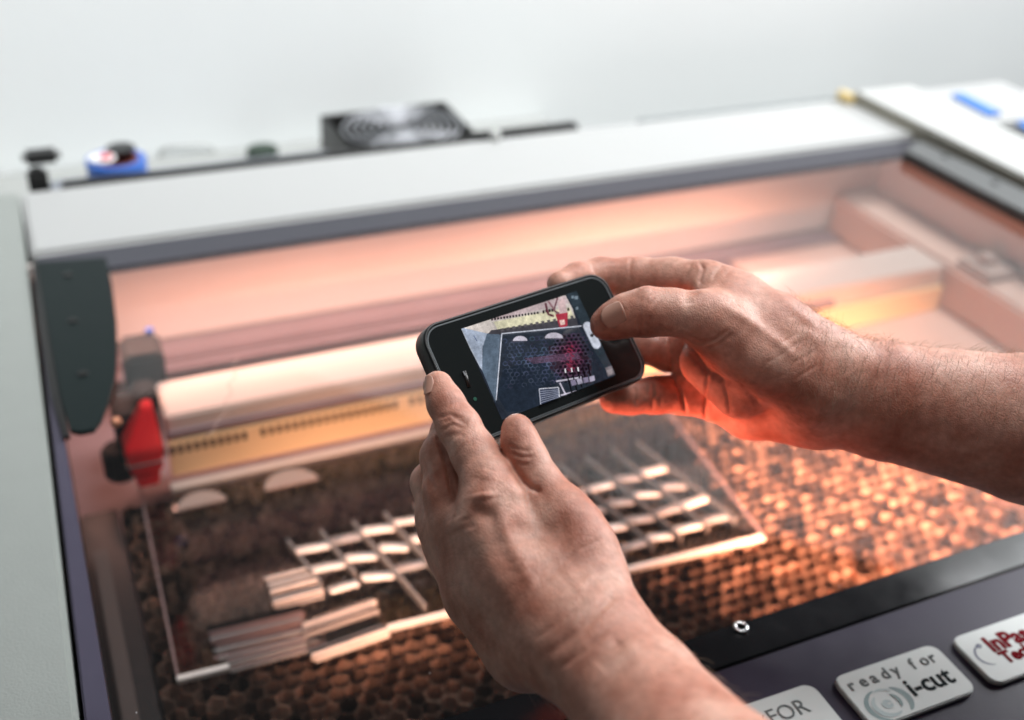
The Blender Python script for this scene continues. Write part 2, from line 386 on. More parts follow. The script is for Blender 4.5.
for (u, v, s) in ((116, 422, 0.0042),):
    c = ony(u, v, 0.70); bm = bmesh.new(); bmesh.ops.create_uvsphere(bm, u_segments=16, v_segments=10, radius=s, matrix=Matrix.Translation(c)); part('brass_nut', bm, M['brass'], head, True)
bm = bmesh.new(); c = onz(150, 330, -0.036); box(bm, c[0]-0.004, c[0]+0.003, c[1]-0.003, c[1]+0.003, -0.0395, -0.0345, 0.001); part('blue_fitting', bm, mat('dark_blue', (0.02, 0.06, 0.25), 0.6), head)
# honeycomb bed
bm = bmesh.new(); glint = bm.faces.layers.float.new('glint')
P = 0.0128; Rr = P/math.sqrt(3)
ex0, ex1, ey0, ey1 = 0.020, 0.725, 0.385, 0.745
cache = {}
def hv(x, y):
    k = (round(x*20000), round(y*20000))
    if k not in cache:
        jx, jy = random.uniform(-1, 1)*0.0007, random.uniform(-1, 1)*0.0007
        cache[k] = (bm.verts.new((x+jx, y+jy, ZB)), bm.verts.new((x+jx*0.6, y+jy*0.6, ZB-0.016)))
    return cache[k]
done = set()
j = 0; y = ey0
while y < ey1:
    x = ex0+(P/2 if j % 2 else 0)
    while x < ex1:
        cs = [hv(x+Rr*math.cos(math.radians(30+60*k)), y+Rr*math.sin(math.radians(30+60*k))) for k in range(6)]
        cell_glint = random.choice((0.4, 0.8, 1.0, 1.2))
        for k in range(6):
            a, b = cs[k], cs[(k+1) % 6]
            key = frozenset((a[0].index if a[0].index >= 0 else id(a[0]), id(b[0]) if b[0].index < 0 else b[0].index))
            if key in done: continue
            done.add(key); ff = bm.faces.new((a[0], b[0], b[1], a[1])); ff[glint] = cell_glint*random.choice((0.25, 0.6, 1.0, 1.35))
        x += P
    y += P*math.sqrt(3)/2; j += 1
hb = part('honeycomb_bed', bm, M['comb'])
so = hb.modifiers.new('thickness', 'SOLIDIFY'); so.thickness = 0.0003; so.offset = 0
bm = bmesh.new(); box(bm, 0.012, 0.732, 0.378, 0.755, -0.155, -0.1465); part('bed_tray', bm, M['tray'])

# badges
def text_mesh(body, size, m, mtx, parent, name='lettering', spacing=1.0, ext=0.00015, shear=0, bold=0.0):
    cu = bpy.data.curves.new('txt', 'FONT'); cu.body = body; cu.size = size; cu.extrude = ext; cu.space_character = spacing; cu.shear = shear; cu.offset = bold
    cu.resolution_u = 3
    ob = bpy.data.objects.new('txt', cu); COL.objects.link(ob)
    dg = bpy.context.evaluated_depsgraph_get(); me = bpy.data.meshes.new_from_object(ob.evaluated_get(dg))
    bpy.data.objects.remove(ob); me.transform(mtx); me.materials.clear(); me.materials.append(m)
    o = bpy.data.objects.new(name, me); COL.objects.link(o); o.parent = parent
    return o
def badge(cx, cy, w, h, rot):
    mt = Matrix.Translation((cx, cy, 0)) @ Matrix.Rotation(rot, 4, 'Z')
    bm = bmesh.new(); prism(bm, rrect(w, h, 0.007), -0.0006, 0.0030, 0.0010, 0, mt)
    return part('badge', bm, M['badge'], front), mt
ZT = 0.0031
def tm(mt, x, y): return mt @ Matrix.Translation((x, y, ZT))
b1, mt = badge(0.3915, 0.278, 0.0735, 0.037, math.radians(-0.8))
for i, ch in enumerate('ready'): text_mesh(ch, 0.0105, M['ink_grey'], tm(mt, -0.032+i*0.0077, 0.0065), b1, bold=0.0002)
for i, ch in enumerate('for'): text_mesh(ch, 0.0105, M['ink_grey'], tm(mt, 0.012+i*0.0068, 0.0065), b1, bold=0.0002)
text_mesh('i-cut', 0.0165, M['ink_dark'], tm(mt, -0.0015, -0.0090), b1, bold=0.00035, spacing=1.02)
def arc_band(bm, cx, cy, r0, r1, a0, a1, z, sx=1.0, n=24):
    vi = []; vo = []
    for k in range(n+1):
        a = math.radians(a0+(a1-a0)*k/n); w = math.sin(math.pi*k/n)**0.5
        rm = (r0+r1)/2; hw = (r1-r0)/2*max(w, 0.05)
        vi.append(bm.verts.new((cx+sx*(rm-hw)*math.cos(a), cy+(rm-hw)*math.sin(a), z))); vo.append(bm.verts.new((cx+sx*(rm+hw)*math.cos(a), cy+(rm+hw)*math.sin(a), z)))
    for k in range(n): bm.faces.new((vi[k], vi[k+1], vo[k+1], vo[k]))
def swirl(parent, mt, specs, name='emblem'):
    for col, args in specs:
        bm = bmesh.new()
        for a in args: arc_band(bm, *a)
        bmesh.ops.transform(bm, matrix=mt, verts=bm.verts)
        part(name, bm, col, parent)
cxs, cys = -0.0185, -0.0080
swirl(b1, mt, [(M['ink_teal'], [(cxs, cys, 0.0092, 0.0118, 100, 250, ZT, 1.2), (cxs+0.0015, cys, 0.0088, 0.0122, -50, 60, ZT, 1.15), (cxs, cys, 0.0058, 0.0078, -40, 50, ZT+0.0002, 1.1)]),
               (M['ink_teal2'], [(cxs, cys, 0.0060, 0.0088, 120, 300, ZT+0.0001, 1.15), (cxs, cys, 0.0001, 0.0032, 0, 359, ZT+0.0001, 1.2), (cxs, cys+0.001, 0.0080, 0.0094, 40, 110, ZT+0.0001, 1.1)])])
b2, mt = badge(0.4765, 0.276, 0.0735, 0.037, math.radians(-0.8))
text_mesh('InPas', 0.0150, M['ink_red'], tm(mt, -0.0200, 0.0010), b2, bold=0.0006)
text_mesh('Techno', 0.0115, M['ink_red'], tm(mt, -0.0185, -0.0085), b2, bold=0.0005)
swirl(b2, mt, [(M['ink_navy'], [(-0.0235, 0.0005, 0.0068, 0.0082, 75, 260, ZT, 1.1), (-0.0245, 0.0075, 0.0001, 0.0018, 0, 359, ZT+0.0001, 1.3)])])
b3, mt = badge(0.3055, 0.281, 0.0735, 0.037, math.radians(-0.8))
text_mesh('READY', 0.0105, M['ink_grey'], tm(mt, -0.0345, 0.0015), b3)
text_mesh('FOR', 0.0135, M['ink_grey'], tm(mt, -0.0010, 0.0015), b3)
text_mesh('CUTTING', 0.0085, M['ink_dark'], tm(mt, -0.034, -0.0120), b3) if False else None

# ------------------------------------------------------------------ things on the bed
ZS = -0.1292
def put(bm_pts): return [tuple(p) for p in bm_pts]
sh = thing('acrylic_sheet', 'large clear acrylic sheet lying on the honeycomb bed inside the machine', 'acrylic sheet', (0.27, 0.65, ZS))
def child(name, bm, m, par, smooth=False):
    o = link(name, bm, m, par, smooth); o.matrix_parent_inverse = Matrix.Translation(-par.location); return o
cor = [onz(*q, ZS)[:2] for q in ((138, 484), (178, 685), (765, 541), (655, 398))]
bm = bmesh.new(); f = bm.faces.new([bm.verts.new((p[0], p[1], ZS+0.004)) for p in cor]); child('pane', bm, M['acrylic'], sh)
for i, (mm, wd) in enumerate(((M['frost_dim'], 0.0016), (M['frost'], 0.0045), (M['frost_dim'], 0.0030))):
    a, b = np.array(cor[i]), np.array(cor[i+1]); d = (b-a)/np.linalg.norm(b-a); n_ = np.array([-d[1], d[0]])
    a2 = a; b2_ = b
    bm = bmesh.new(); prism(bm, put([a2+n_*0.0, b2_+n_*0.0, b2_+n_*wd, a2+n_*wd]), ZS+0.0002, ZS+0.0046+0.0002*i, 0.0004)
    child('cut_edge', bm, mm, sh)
# lattice of small pieces: a runs along the sheet, b towards the front
oa = onz(313, 553, ZS+0.006)[:2]
A = onz(346, 543.5, ZS+0.006)[:2]-oa; Bv = onz(328, 572, ZS+0.006)[:2]-oa
A = np.array(A); Bv = np.array(Bv)
piece_src = None; strip_src = None
def copy_piece(src, p, rz, tilt, sc):
    c = src if src.get('fresh') else src.copy()
    if not src.get('fresh'): COL.objects.link(c)
    else: del src['fresh']
    c.location = (p[0], p[1], ZS+0.0110); c.rotation_euler = (tilt, math.radians(random.uniform(0, 18)), rz); c.scale = (sc, 1, 1)
    return c
bm = bmesh.new(); prism(bm, rrect(0.027, 0.0078, 0.0022, 4), -0.0013, 0.0013, 0.0008)
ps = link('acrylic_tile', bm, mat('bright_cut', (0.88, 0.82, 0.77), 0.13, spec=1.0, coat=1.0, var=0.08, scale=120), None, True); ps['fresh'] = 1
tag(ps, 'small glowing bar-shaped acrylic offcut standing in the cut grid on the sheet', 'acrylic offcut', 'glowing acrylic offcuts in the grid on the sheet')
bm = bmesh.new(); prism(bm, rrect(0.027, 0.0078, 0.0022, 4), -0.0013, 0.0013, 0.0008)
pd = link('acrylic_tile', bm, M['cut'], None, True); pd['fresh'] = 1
tag(pd, 'small dull rose acrylic offcut sitting in the cut grid on the sheet', 'acrylic offcut', 'dull acrylic offcuts in the grid on the sheet')
ra = math.atan2(A[1], A[0])
for i in range(0, 12):
    for r in range(0, 5):
        p = oa+A*(i+0.02*random.uniform(-1, 1))+Bv*(r-0.35*i*0.0)
        # keep within the sheet, and out of the ribbed blocks
        if r > 2 and i < 1+r*0.4: continue
        q = p-np.array(cor[1]); e = np.array(cor[2])-np.array(cor[1]); e = e/np.linalg.norm(e)
        dn = -e[1]*q[0]+e[0]*q[1]
        if dn < 0.018 or e.dot(q) > 0.455: continue
        if i > 8 and r < 1 : continue
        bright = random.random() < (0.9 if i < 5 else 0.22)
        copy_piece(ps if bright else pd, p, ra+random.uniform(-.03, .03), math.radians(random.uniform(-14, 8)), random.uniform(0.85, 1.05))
bm = bmesh.new()
sx = -1
for i in range(0, 13):
    a = oa+A*(i-0.46)-Bv*0.7; b = oa+A*(i-0.46+0.0)+Bv*(4.3 if i > 1 else 1.6)
    e = np.array(cor[2])-np.array(cor[1]); e = e/np.linalg.norm(e)
    def inside(p):
        q = p-np.array(cor[1]); return (-e[1]*q[0]+e[0]*q[1]) > 0.006 and e.dot(q) < 0.468
    ts = [t for t in np.linspace(0, 1, 60) if inside(a+(b-a)*t)]
    if len(ts) < 5: continue
    p, q = a+(b-a)*ts[0], a+(b-a)*ts[-1]; d = (q-p)/np.linalg.norm(q-p); n_ = np.array([-d[1], d[0]])*0.0008
    prism(bm, put([p-n_, q-n_, q+n_, p+n_]), ZS+0.005, ZS+0.0125, 0.0004)
child('grid_divider', bm, M['cut'], sh)
# ribbed blocks of thin strips
def ribs(u0, v0, u1, v1, du, dv, n, h, mt_, lab):
    bm = bmesh.new()
    a = onz(u0, v0, ZS+h)[:2]; b = onz(u1, v1, ZS+h)[:2]; c = onz(u0+du, v0+dv, ZS+h)[:2]; st = (c-a)/n
    mats_ = [mt_, M['cut'], M['acrylic']]
    for k in range(n):
        p, q = a+st*k, b+st*k
        e_ = (q-p); p = p+e_*random.uniform(-.03, .03); q = q+e_*random.uniform(-.04, .04)
        w = st*random.uniform(0.22, 0.55)
        prism(bm, put([p, q, q+w, p+w]), ZS+0.0052, ZS+h*random.uniform(0.7, 1.0), 0.0004, random.choice((0, 0, 1, 1, 2)))
    o = link('acrylic_strip_stack', bm, None, mats=mats_); tag(o, lab, 'acrylic strips'); return o
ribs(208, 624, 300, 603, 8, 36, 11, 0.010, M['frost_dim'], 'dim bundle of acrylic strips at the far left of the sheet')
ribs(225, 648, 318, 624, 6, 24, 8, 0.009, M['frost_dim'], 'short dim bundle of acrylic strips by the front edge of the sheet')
ribs(264, 575, 312, 563, 12, 33, 9, 0.012, M['frost'], 'pale bundle of acrylic strips left of the glowing offcuts')
ribs(300, 620, 372, 596, 14, 40, 12, 0.012, M['frost'], 'bright bundle of acrylic strips in front of the glowing offcuts')
# half-moon cut-outs
for (u, v, w_, lab) in ((199, 495, 0.040, 'left of the two pale half-moon offcuts near the back of the sheet'), (288, 475, 0.046, 'right of the two pale half-moon offcuts near the back of the sheet')):
    c = onz(u, v, ZS+0.006)
    bm = bmesh.new(); pts = [(c[0]+w_/2*math.cos(math.pi*k/20), c[1]-0.014+w_*0.46*math.sin(math.pi*k/20)) for k in range(21)]
    prism(bm, pts, ZS+0.0046, ZS+0.0066, 0.0004)
    tag(link('half_moon_offcut', bm, mat('pale_offcut', (0.36, 0.26, 0.22), 0.4)), lab, 'acrylic offcut')
# little metal ring on the lid
c = onz(741, 627, 0.0015); bm = bmesh.new(); torus(bm, 0.0034, 0.0011, (c[0], c[1], 0.0013), 28, 8)
tag(link('metal_ring', bm, M['steel'], None, True), 'tiny metal ring lying on the black front border of the glass lid', 'ring')

bm = bmesh.new()
fib = [(238, 358), (233, 366), (236, 376), (228, 384), (232, 394), (224, 402), (227, 411), (218, 420), (214, 430), (204, 437)]
tube(bm, [tuple(onz(u, v, 0.0012+0.0012*(k % 2))) for k, (u, v) in enumerate(fib)], 0.00035, 5)
tag(link('thread', bm, mat('thread', (0.35, 0.22, 0.18), 0.6), None, True), 'thin curly thread lying on the lid glass above the gantry', 'thread')

# ------------------------------------------------------------------ things behind the machine
bm = bmesh.new(); box(bm, 0.020, 0.4795, 1.1145, 1.130, -0.052, 0.0035, 0.003); box(bm, 0.480, 0.615, 1.1145, 1.131, -0.052, 0.0065, 0.003)
tag(link('black_rail', bm, M['black']), 'long thin black rail running behind the pale rear housing of the machine', 'rail')
bm = bmesh.new(); box(bm, 0.70, 1.02, 1.1145, 1.124, -0.052, 0.002, 0.002)
tag(link('grey_rail', bm, mat('rail_grey', (0.25, 0.28, 0.28), 0.5)), 'thin grey rail behind the right part of the rear housing', 'rail')
bm = bmesh.new(); box(bm, 0.010, 0.32, 1.140, 1.185, -0.0545, -0.018, 0.003)
tag(link('grey_duct', bm, mat('duct_grey', (0.30, 0.32, 0.36), 0.45)), 'flat blue-grey duct on the ledge between the tape roll and the fan', 'duct')
# fan
fl = onz(338, 156, 0.004); fr_ = onz(487, 140, 0.004); fb = onz(452, 105, 0.022)
fan = thing('cooling_fan', 'square black cooling fan with silver spiral guard lying behind the machine', 'fan', (0.405, 1.185, -0.05))
Fm = Matrix.Translation((0.412, 1.188, -0.016)) @ Matrix.Rotation(math.radians(4), 4, 'X') @ Matrix.Rotation(math.radians(2), 4, 'Z')
fw, fh = 0.165, 0.128
bm = bmesh.new()
for (x0, x1, y0, y1) in ((-fw/2, fw/2, -fh/2, -fh/2+0.006), (-fw/2, fw/2, fh/2-0.006, fh/2), (-fw/2, -fw/2+0.006, -fh/2+0.0065, fh/2-0.0065), (fw/2-0.006, fw/2, -fh/2+0.0065, fh/2-0.0065)):
    box(bm, x0, x1, y0, y1, -0.050, 0.012, 0.001, 0, Fm)
box(bm, -fw/2+0.007, fw/2-0.007, -fh/2+0.007, fh/2-0.007, -0.03, -0.02, 0, 0, Fm)
child('fan_case', bm, M['black'], fan)
bm = bmesh.new()
for rr in np.arange(0.014, 0.080, 0.0098):
    b = bmesh.new(); torus(b, rr, 0.0021, (0, 0, 0.0145), 48, 6)
    for v in b.verts: v.co.y *= 0.76
    bmesh.ops.transform(b, matrix=Fm, verts=b.verts); t = bpy.data.meshes.new('t'); b.to_mesh(t); b.free(); bm.from_mesh(t)
for a in range(4):
    an = math.radians(45+90*a); tube(bm, [Fm @ Vector((0.012*math.cos(an), 0.010*math.sin(an), 0.0165)), Fm @ Vector((0.078*math.cos(an), 0.059*math.sin(an), 0.0165))], 0.0014, 6)
child('wire_guard', bm, M['silver'], fan, True)
bm = bmesh.new()
for k in range(7):
    a0 = 2*math.pi*k/7; vs = []
    for (r_, da, z) in ((0.02, 0, -0.012), (0.058, 0.0, -0.012), (0.058, 0.65, 0.006), (0.02, 0.5, 0.006)):
        vs.append(bm.verts.new(Fm @ Vector((r_*math.cos(a0+da), r_*math.sin(a0+da)*0.95, z))))
    bm.faces.new(vs)
b = bmesh.new(); prism(b, disc_pts(0.021, 24), -0.018, 0.010, 0.002, 0, Fm); t = bpy.data.meshes.new('t'); b.to_mesh(t); b.free(); bm.from_mesh(t)
child('fan_blades', bm, mat('fan_grey', (0.05, 0.05, 0.05), 0.3), fan)
# tape roll
tp = thing('tape_roll', 'roll of bright blue tape lying behind the machine near the left corner', 'tape roll', (0.082, 1.150, -0.016))
tx, ty = 0.080, 1.165
bm = bmesh.new()
def ring(bm, cx, cy, r0, r1, z0, z1, n=40):
    q = [[bm.verts.new((cx+r*math.cos(2*math.pi*k/n), cy+r*math.sin(2*math.pi*k/n), z)) for k in range(n)] for r, z in ((r0, z0), (r1, z0), (r1, z1), (r0, z1))]
    for i in range(4):
        for k in range(n):
            bm.faces.new((q[i][k], q[i][(k+1) % n], q[(i+1) % 4][(k+1) % n], q[(i+1) % 4][k]))
    bmesh.ops.recalc_face_normals(bm, faces=bm.faces)
ring(bm, tx, ty, 0.0235, 0.031, -0.018, 0.006); child('tape_band', bm, M['blue'], tp)
bm = bmesh.new(); ring(bm, tx, ty, 0.0205, 0.0233, -0.018, 0.007); child('core', bm, M['brown'], tp)
bm = bmesh.new(); prism(bm, disc_pts(0.014, 20, tx-0.014, ty-0.001), 0.0075, 0.010, 0.0005); child('paper_label', bm, M['white'], tp)
bm = bmesh.new(); prism(bm, disc_pts(0.0065, 16, tx-0.010, ty-0.004), 0.0105, 0.012, 0.0003); child('red_print', bm, M['redpaper'], tp)
bm = bmesh.new(); prism(bm, disc_pts(0.0155, 20, tx+0.008, ty+0.020), 0.0078, 0.0105, 0.0005); child('black_cap', bm, M['black'], tp)
# black clamp
cl = thing('black_clamp', 'small black clamp knob at the left rear corner of the machine', 'clamp', (0.004, 1.135, -0.05))
bm = bmesh.new(); box(bm, -0.010, 0.010, 1.126, 1.146, -0.050, 0.016, 0.004); child('post', bm, M['black'], cl)
bm = bmesh.new(); box(bm, -0.012, 0.026, 1.140, 1.165, 0.0165, 0.028, 0.005); child('knob', bm, M['black'], cl)
# oval pad and thin wire handle on the ledge
bm = bmesh.new(); c = onz(262, 147, -0.04); prism(bm, [(c[0]+0.019*math.cos(2*math.pi*k/24), c[1]+0.016*math.sin(2*math.pi*k/24)) for k in range(24)], -0.0545, -0.040, 0.003)
tag(link('oval_cap', bm, mat('dark_green', (0.03, 0.05, 0.035), 0.5)), 'dark green oval cap on the ledge left of the fan', 'cap')
bm = bmesh.new(); a = onz(160, 150, -0.045); b = onz(212, 146, -0.045)
tube(bm, [(a[0], a[1], -0.054), (a[0], a[1], -0.046), (a[0]+0.01, a[1], -0.042), (b[0]-0.01, b[1], -0.042), (b[0], b[1], -0.046), (b[0], b[1], -0.054)], 0.0016, 6)
tag(link('wire_handle', bm, mat('pale_wire', (0.45, 0.46, 0.44), 0.4)), 'thin pale wire handle on the ledge right of the tape roll', 'handle')
# screw cap on the rear housing & yellow-ish corner bracket
bm = bmesh.new(); c = onz(494, 138, 0.004); lathe(bm, (c[0], c[1]-0.004, 0), [(0.006, 0.0035), (0.006, 0.012), (0.004, 0.014)])
tag(link('round_nut', bm, M['shell_white']), 'small pale round nut on the rear housing just right of the fan', 'nut')
bm = bmesh.new(); box(bm, 1.000, 1.0125, 1.085, 1.1105, 0.0035, 0.016, 0.002)
tag(link('yellow_bracket', bm, mat('pale_yellow', (0.70, 0.55, 0.25), 0.5)), 'small pale yellow bracket at the rear corner of the white right housing', 'bracket')
# blue things by the right housing
def blue(px, z, h, lab):
    pts = [tuple(onz(u, v, z)[:2]) for u, v in px]; bm = bmesh.new(); prism(bm, pts, z, z+h, 0.001)
    tag(link('blue_strip', bm, mat('bright_blue', (0.05, 0.20, 0.60), 0.45)), lab, 'strip')
blue([(950, 98), (962, 97), (1001, 116), (988, 118)], 0.0195, 0.006, 'bright blue strip lying on the back edge of the white right housing')
blue([(1016, 125), (1030, 123), (1046, 134), (1032, 136)], 0.0195, 0.005, 'pale blue strip nearest the right edge of the photo on the white housing')

# ------------------------------------------------------------------ phone
PR = np.array([[0.78973065, -0.40990023, 0.45640695], [0.27941404, 0.90268904, 0.32723125], [-0.54612572, -0.13089804, 0.82741308]])
PT = np.array([0.0143915, 0.00348551, -0.55455685])
WR = RM @ PR; WT = CAMP+RM @ PT
pm = Matrix.Identity(4)
for i in range(3):
    for j in range(3): pm[i][j] = WR[i, j]
    pm[i][3] = WT[i]
phone = thing('smartphone', 'black smartphone in dark bumper case held sideways, with a picture on its screen', 'smartphone')
phone.matrix_world = pm
def ph(u, v):                                # photo point on the phone's face, in phone coordinates
    d = WR.T @ ray(u, v); o_ = WR.T @ (CAMP-WT); t = -o_[2]/d[2]; q = o_+d*t; return (q[0], q[1])
def pchild(name, bm, m, mats=None, smooth=False, par=None):
    o = link(name, bm, m, par or phone, smooth, mats); return o
def ring_prism(bm, outer, inner, z0, z1, mi=0):
    n = len(outer)
    q = [[bm.verts.new((p[0], p[1], z)) for p in L] for L, z in ((inner, z0), (outer, z0), (outer, z1), (inner, z1))]
    for i in range(4):
        for k in range(n): bm.faces.new((q[i][k], q[i][(k+1) % n], q[(i+1) % 4][(k+1) % n], q[(i+1) % 4][k])).material_index = mi
    bmesh.ops.recalc_face_normals(bm, faces=bm.faces)
bm = bmesh.new()
o8 = rrect(0.1205, 0.0640, 0.0110, 10); o7 = rrect(0.1185, 0.0620, 0.0100, 10)
n = len(o8)
layers = [(o7, -0.0112), (o8, -0.0102), (o8, -0.0008), (rrect(0.1197, 0.0632, 0.0106, 10), 0.0004), (rrect(0.1182, 0.0617, 0.0099, 10), 0.0006), (rrect(0.1172, 0.0607, 0.0094, 10), 0.0001), (rrect(0.1172, 0.0607, 0.0094, 10), -0.002)]
rg = [[bm.verts.new((p[0], p[1], z)) for p in L] for L, z in layers]
for i in range(len(rg)-1):
    for k in range(n): bm.faces.new((rg[i][k], rg[i][(k+1) % n], rg[i+1][(k+1) % n], rg[i+1][k])).smooth = True
bm.faces.new(rg[0][::-1])
bmesh.ops.recalc_face_normals(bm, faces=bm.faces)
pchild('bumper_case', bm, M['rubber'])
bm = bmesh.new(); ring_prism(bm, rrect(0.1168, 0.0603, 0.0092, 10), rrect(0.1155, 0.0590, 0.0086, 10), -0.0018, 0.00015); pchild('metal_band', bm, M['band'])
bm = bmesh.new(); prism(bm, rrect(0.1152, 0.0587, 0.0085, 10), -0.0015, 0.0000); face = pchild('front_glass', bm, M['face'])
bm = bmesh.new()
sl0, sl1 = ph(464, 371), ph(469, 387)
tube(bm, [(sl0[0], sl0[1], -0.0002), (sl1[0], sl1[1], -0.0002)], 0.0011, 8); pchild('earpiece', bm, M['black'], par=face)
bm = bmesh.new(); c = ph(463.5, 374); prism(bm, rrect(0.0006, 0.0022, 0.0002, 3, c[0], c[1]), 0.0005, 0.0010); pchild('earpiece_rim', bm, M['silver'], par=face)
bm = bmesh.new(); c = ph(475, 399); prism(bm, disc_pts(0.0010, 16, c[0], c[1]), 0.00002, 0.0002); pchild('front_camera', bm, mat('lens_green', (0.03, 0.10, 0.07), 0.1), par=face)
# screen picture: flat shapes, each a hair above the one below
SCOL = {}
def sc(col, s=1.0):
    k = tuple(col)
    if k not in SCOL: SCOL[k] = (len(SCOL), glow('screen_%d' % len(SCOL), [(c/255)**2.2*s for c in col], 1.0))
    return SCOL[k][0]
sb = bmesh.new(); level = [0.00004]
def spoly(px, col, local=False):
    pts = px if local else [ph(*q) for q in px]
    # clip to the display
    def clipf(P_, ax, lim, sg):
        out = []
        for i in range(len(P_)):
            a, b = P_[i], P_[(i+1) % len(P_)]
            ia, ib = sg*a[ax] <= sg*lim, sg*b[ax] <= sg*lim
            if ia: out.append(a)
            if ia != ib:
                t = (lim-a[ax])/(b[ax]-a[ax]); out.append((a[0]+(b[0]-a[0])*t, a[1]+(b[1]-a[1])*t))
        return out
    for ax, lim, sg in ((0, 0.0373, 1), (0, -0.0373, -1), (1, 0.0248, 1), (1, -0.0248, -1)):
        pts = clipf(pts, ax, lim, sg)
        if len(pts) < 3: return
    level[0] += 0.0000012
    f = sb.faces.new([sb.verts.new((p[0], p[1], level[0])) for p in pts]); f.material_index = sc(col)
    if f.normal.z < 0: f.normal_flip()
def sline(px, w, col):
    for i in range(len(px)-1):
        a, b = np.array(px[i], float), np.array(px[i+1], float); d = (b-a)/(np.linalg.norm(b-a)+1e-9); nn = np.array([-d[1], d[0]])*w/2
        spoly([a-nn, b-nn, b+nn, a+nn], col)
def S(x, y): return (460+x/5.333, 290+y/5.333)     # coordinates measured on an enlargement
spoly([(-0.0373, -0.0248), (0.0373, -0.0248), (0.0373, 0.0248), (-0.0373, 0.0248)], (42, 47, 57), True)
spoly([S(0, 190), S(130, 150), S(180, 215), S(120, 300), S(110, 420), S(0, 210)], (178, 184, 196))
spoly([S(8, 205), S(130, 165), S(150, 230), S(120, 300), S(118, 430)], (160, 171, 190))
spoly([S(118, 430), S(122, 300), S(150, 215), S(215, 240), S(200, 590), S(190, 600)], (88, 102, 118))
spoly([S(8, 200), S(560, 25), S(600, 100), S(615, 152), S(180, 218), S(145, 232)], (206, 196, 190))
spoly([S(160, 150), S(560, 30), S(580, 70), S(170, 165)], (196, 176, 178))
spoly([S(180, 170), S(585, 92), S(612, 150), S(200, 212)], (224, 218, 186))
spoly([S(165, 215), S(620, 148), S(632, 192), S(220, 236), S(150, 235)], (70, 68, 74))
for k in range(13):
    x = 215+k*31; y = 222-k*5.6
    spoly([S(x, y-16), S(x+16, y-19), S(x+20, y-4), S(x+4, y)], (92, 88, 92))
for k in range(16):
    x = 165+k*16.2; y = 156-k*2.3
    spoly([S(x, y-5), S(x+10, y-6.5), S(x+11, y+6), S(x+1, y+7)], (34, 30, 34))
for x, y in ((445, 117), (460, 112), (478, 110), (492, 108), (577, 104)):
    spoly([S(x-6, y-8), S(x+5, y-9), S(x+6, y+8), S(x-5, y+9)], (40, 26, 34))
sline([S(455, 70), S(470, 130), S(500, 140)], 2.2, (104, 60, 70)); sline([S(470, 60), S(520, 130)], 1.8, (150, 110, 116)); sline([S(520, 40), S(500, 110), S(530, 125)], 1.6, (120, 84, 92))
spoly([S(520, 60), S(556, 44), S(572, 120), S(530, 132)], (206, 178, 178))
spoly([S(508, 130), S(575, 120), S(572, 190), S(548, 206), S(530, 196)], (178, 60, 76))
spoly([S(530, 162), S(556, 158), S(560, 184), S(536, 188)], (250, 210, 200))
# dark bed with its hexagons
spoly([S(215, 240), S(640, 196), S(700, 330), S(720, 600), S(300, 720), S(190, 600)], (46, 52, 62))
spoly([S(230, 420), S(420, 380), S(560, 420), S(430, 640), S(250, 650), S(196, 560)], (38, 46, 58))
spoly([S(470, 300), S(620, 270), S(700, 380), S(700, 500), S(560, 480), S(480, 420)], (50, 38, 48))
hr = np.random.default_rng(8)
for j_ in range(13):
    for i_ in range(19):
        x = 238+i_*24.5+(12 if j_ % 2 else 0); y = 272+j_*20.5-i_*1.9
        if x+0.3*y > 830 or y > 540-0.05*x: continue
        e = hr.random(); red = math.exp(-((x-590)/70)**2-((y-360)/110)**2)
        br = 0.25+0.75*math.exp(-((x-440)/190)**2-((y-370)/110)**2)
        if e < 0.12: continue
        c0 = np.array([58, 66, 84])*(1-red)+np.array([110, 44, 66])*red; c0 = c0*(0.75+0.95*br*hr.random())
        c0 = tuple(int(v/8)*8+4 for v in c0)
        hx_ = [S(x+13.2*math.cos(math.radians(30+60*k)), y+11.4*math.sin(math.radians(30+60*k))) for k in range(6)]
        ks = [k for k in range(6) if hr.random() < 0.75]
        for k in ks: sline([hx_[k], hx_[(k+1) % 6]], 0.75, c0)
        if red > 0.15: spoly([S(x+8*math.cos(math.radians(30+60*k)), y+7*math.sin(math.radians(30+60*k))) for k in range(6)], tuple(int(v) for v in (np.array([18, 20, 30])+red*np.array([26, 0, 6]))//4*4))
for k in range(5): sline([S(340+k*10, 372+k*6), S(620+k*4, 340+k*7)], 0.7, (104, 78, 100))
sline([S(640, 197), S(216, 238), S(186, 592)], 1.1, (196, 200, 214))
for cx_, cy_, w_, h_ in ((314, 276, 38, 26), (494, 262, 48, 30)):
    spoly([S(cx_+w_*math.cos(math.pi*k/12), cy_-h_*math.sin(math.pi*k/12)) for k in range(13)], (196, 190, 204))
for k in range(9): sline([S(575+hr.integers(-14, 14), 300+k*16), S(592+hr.integers(-12, 12), 312+k*16)], 1.3, (128, 46, 68))
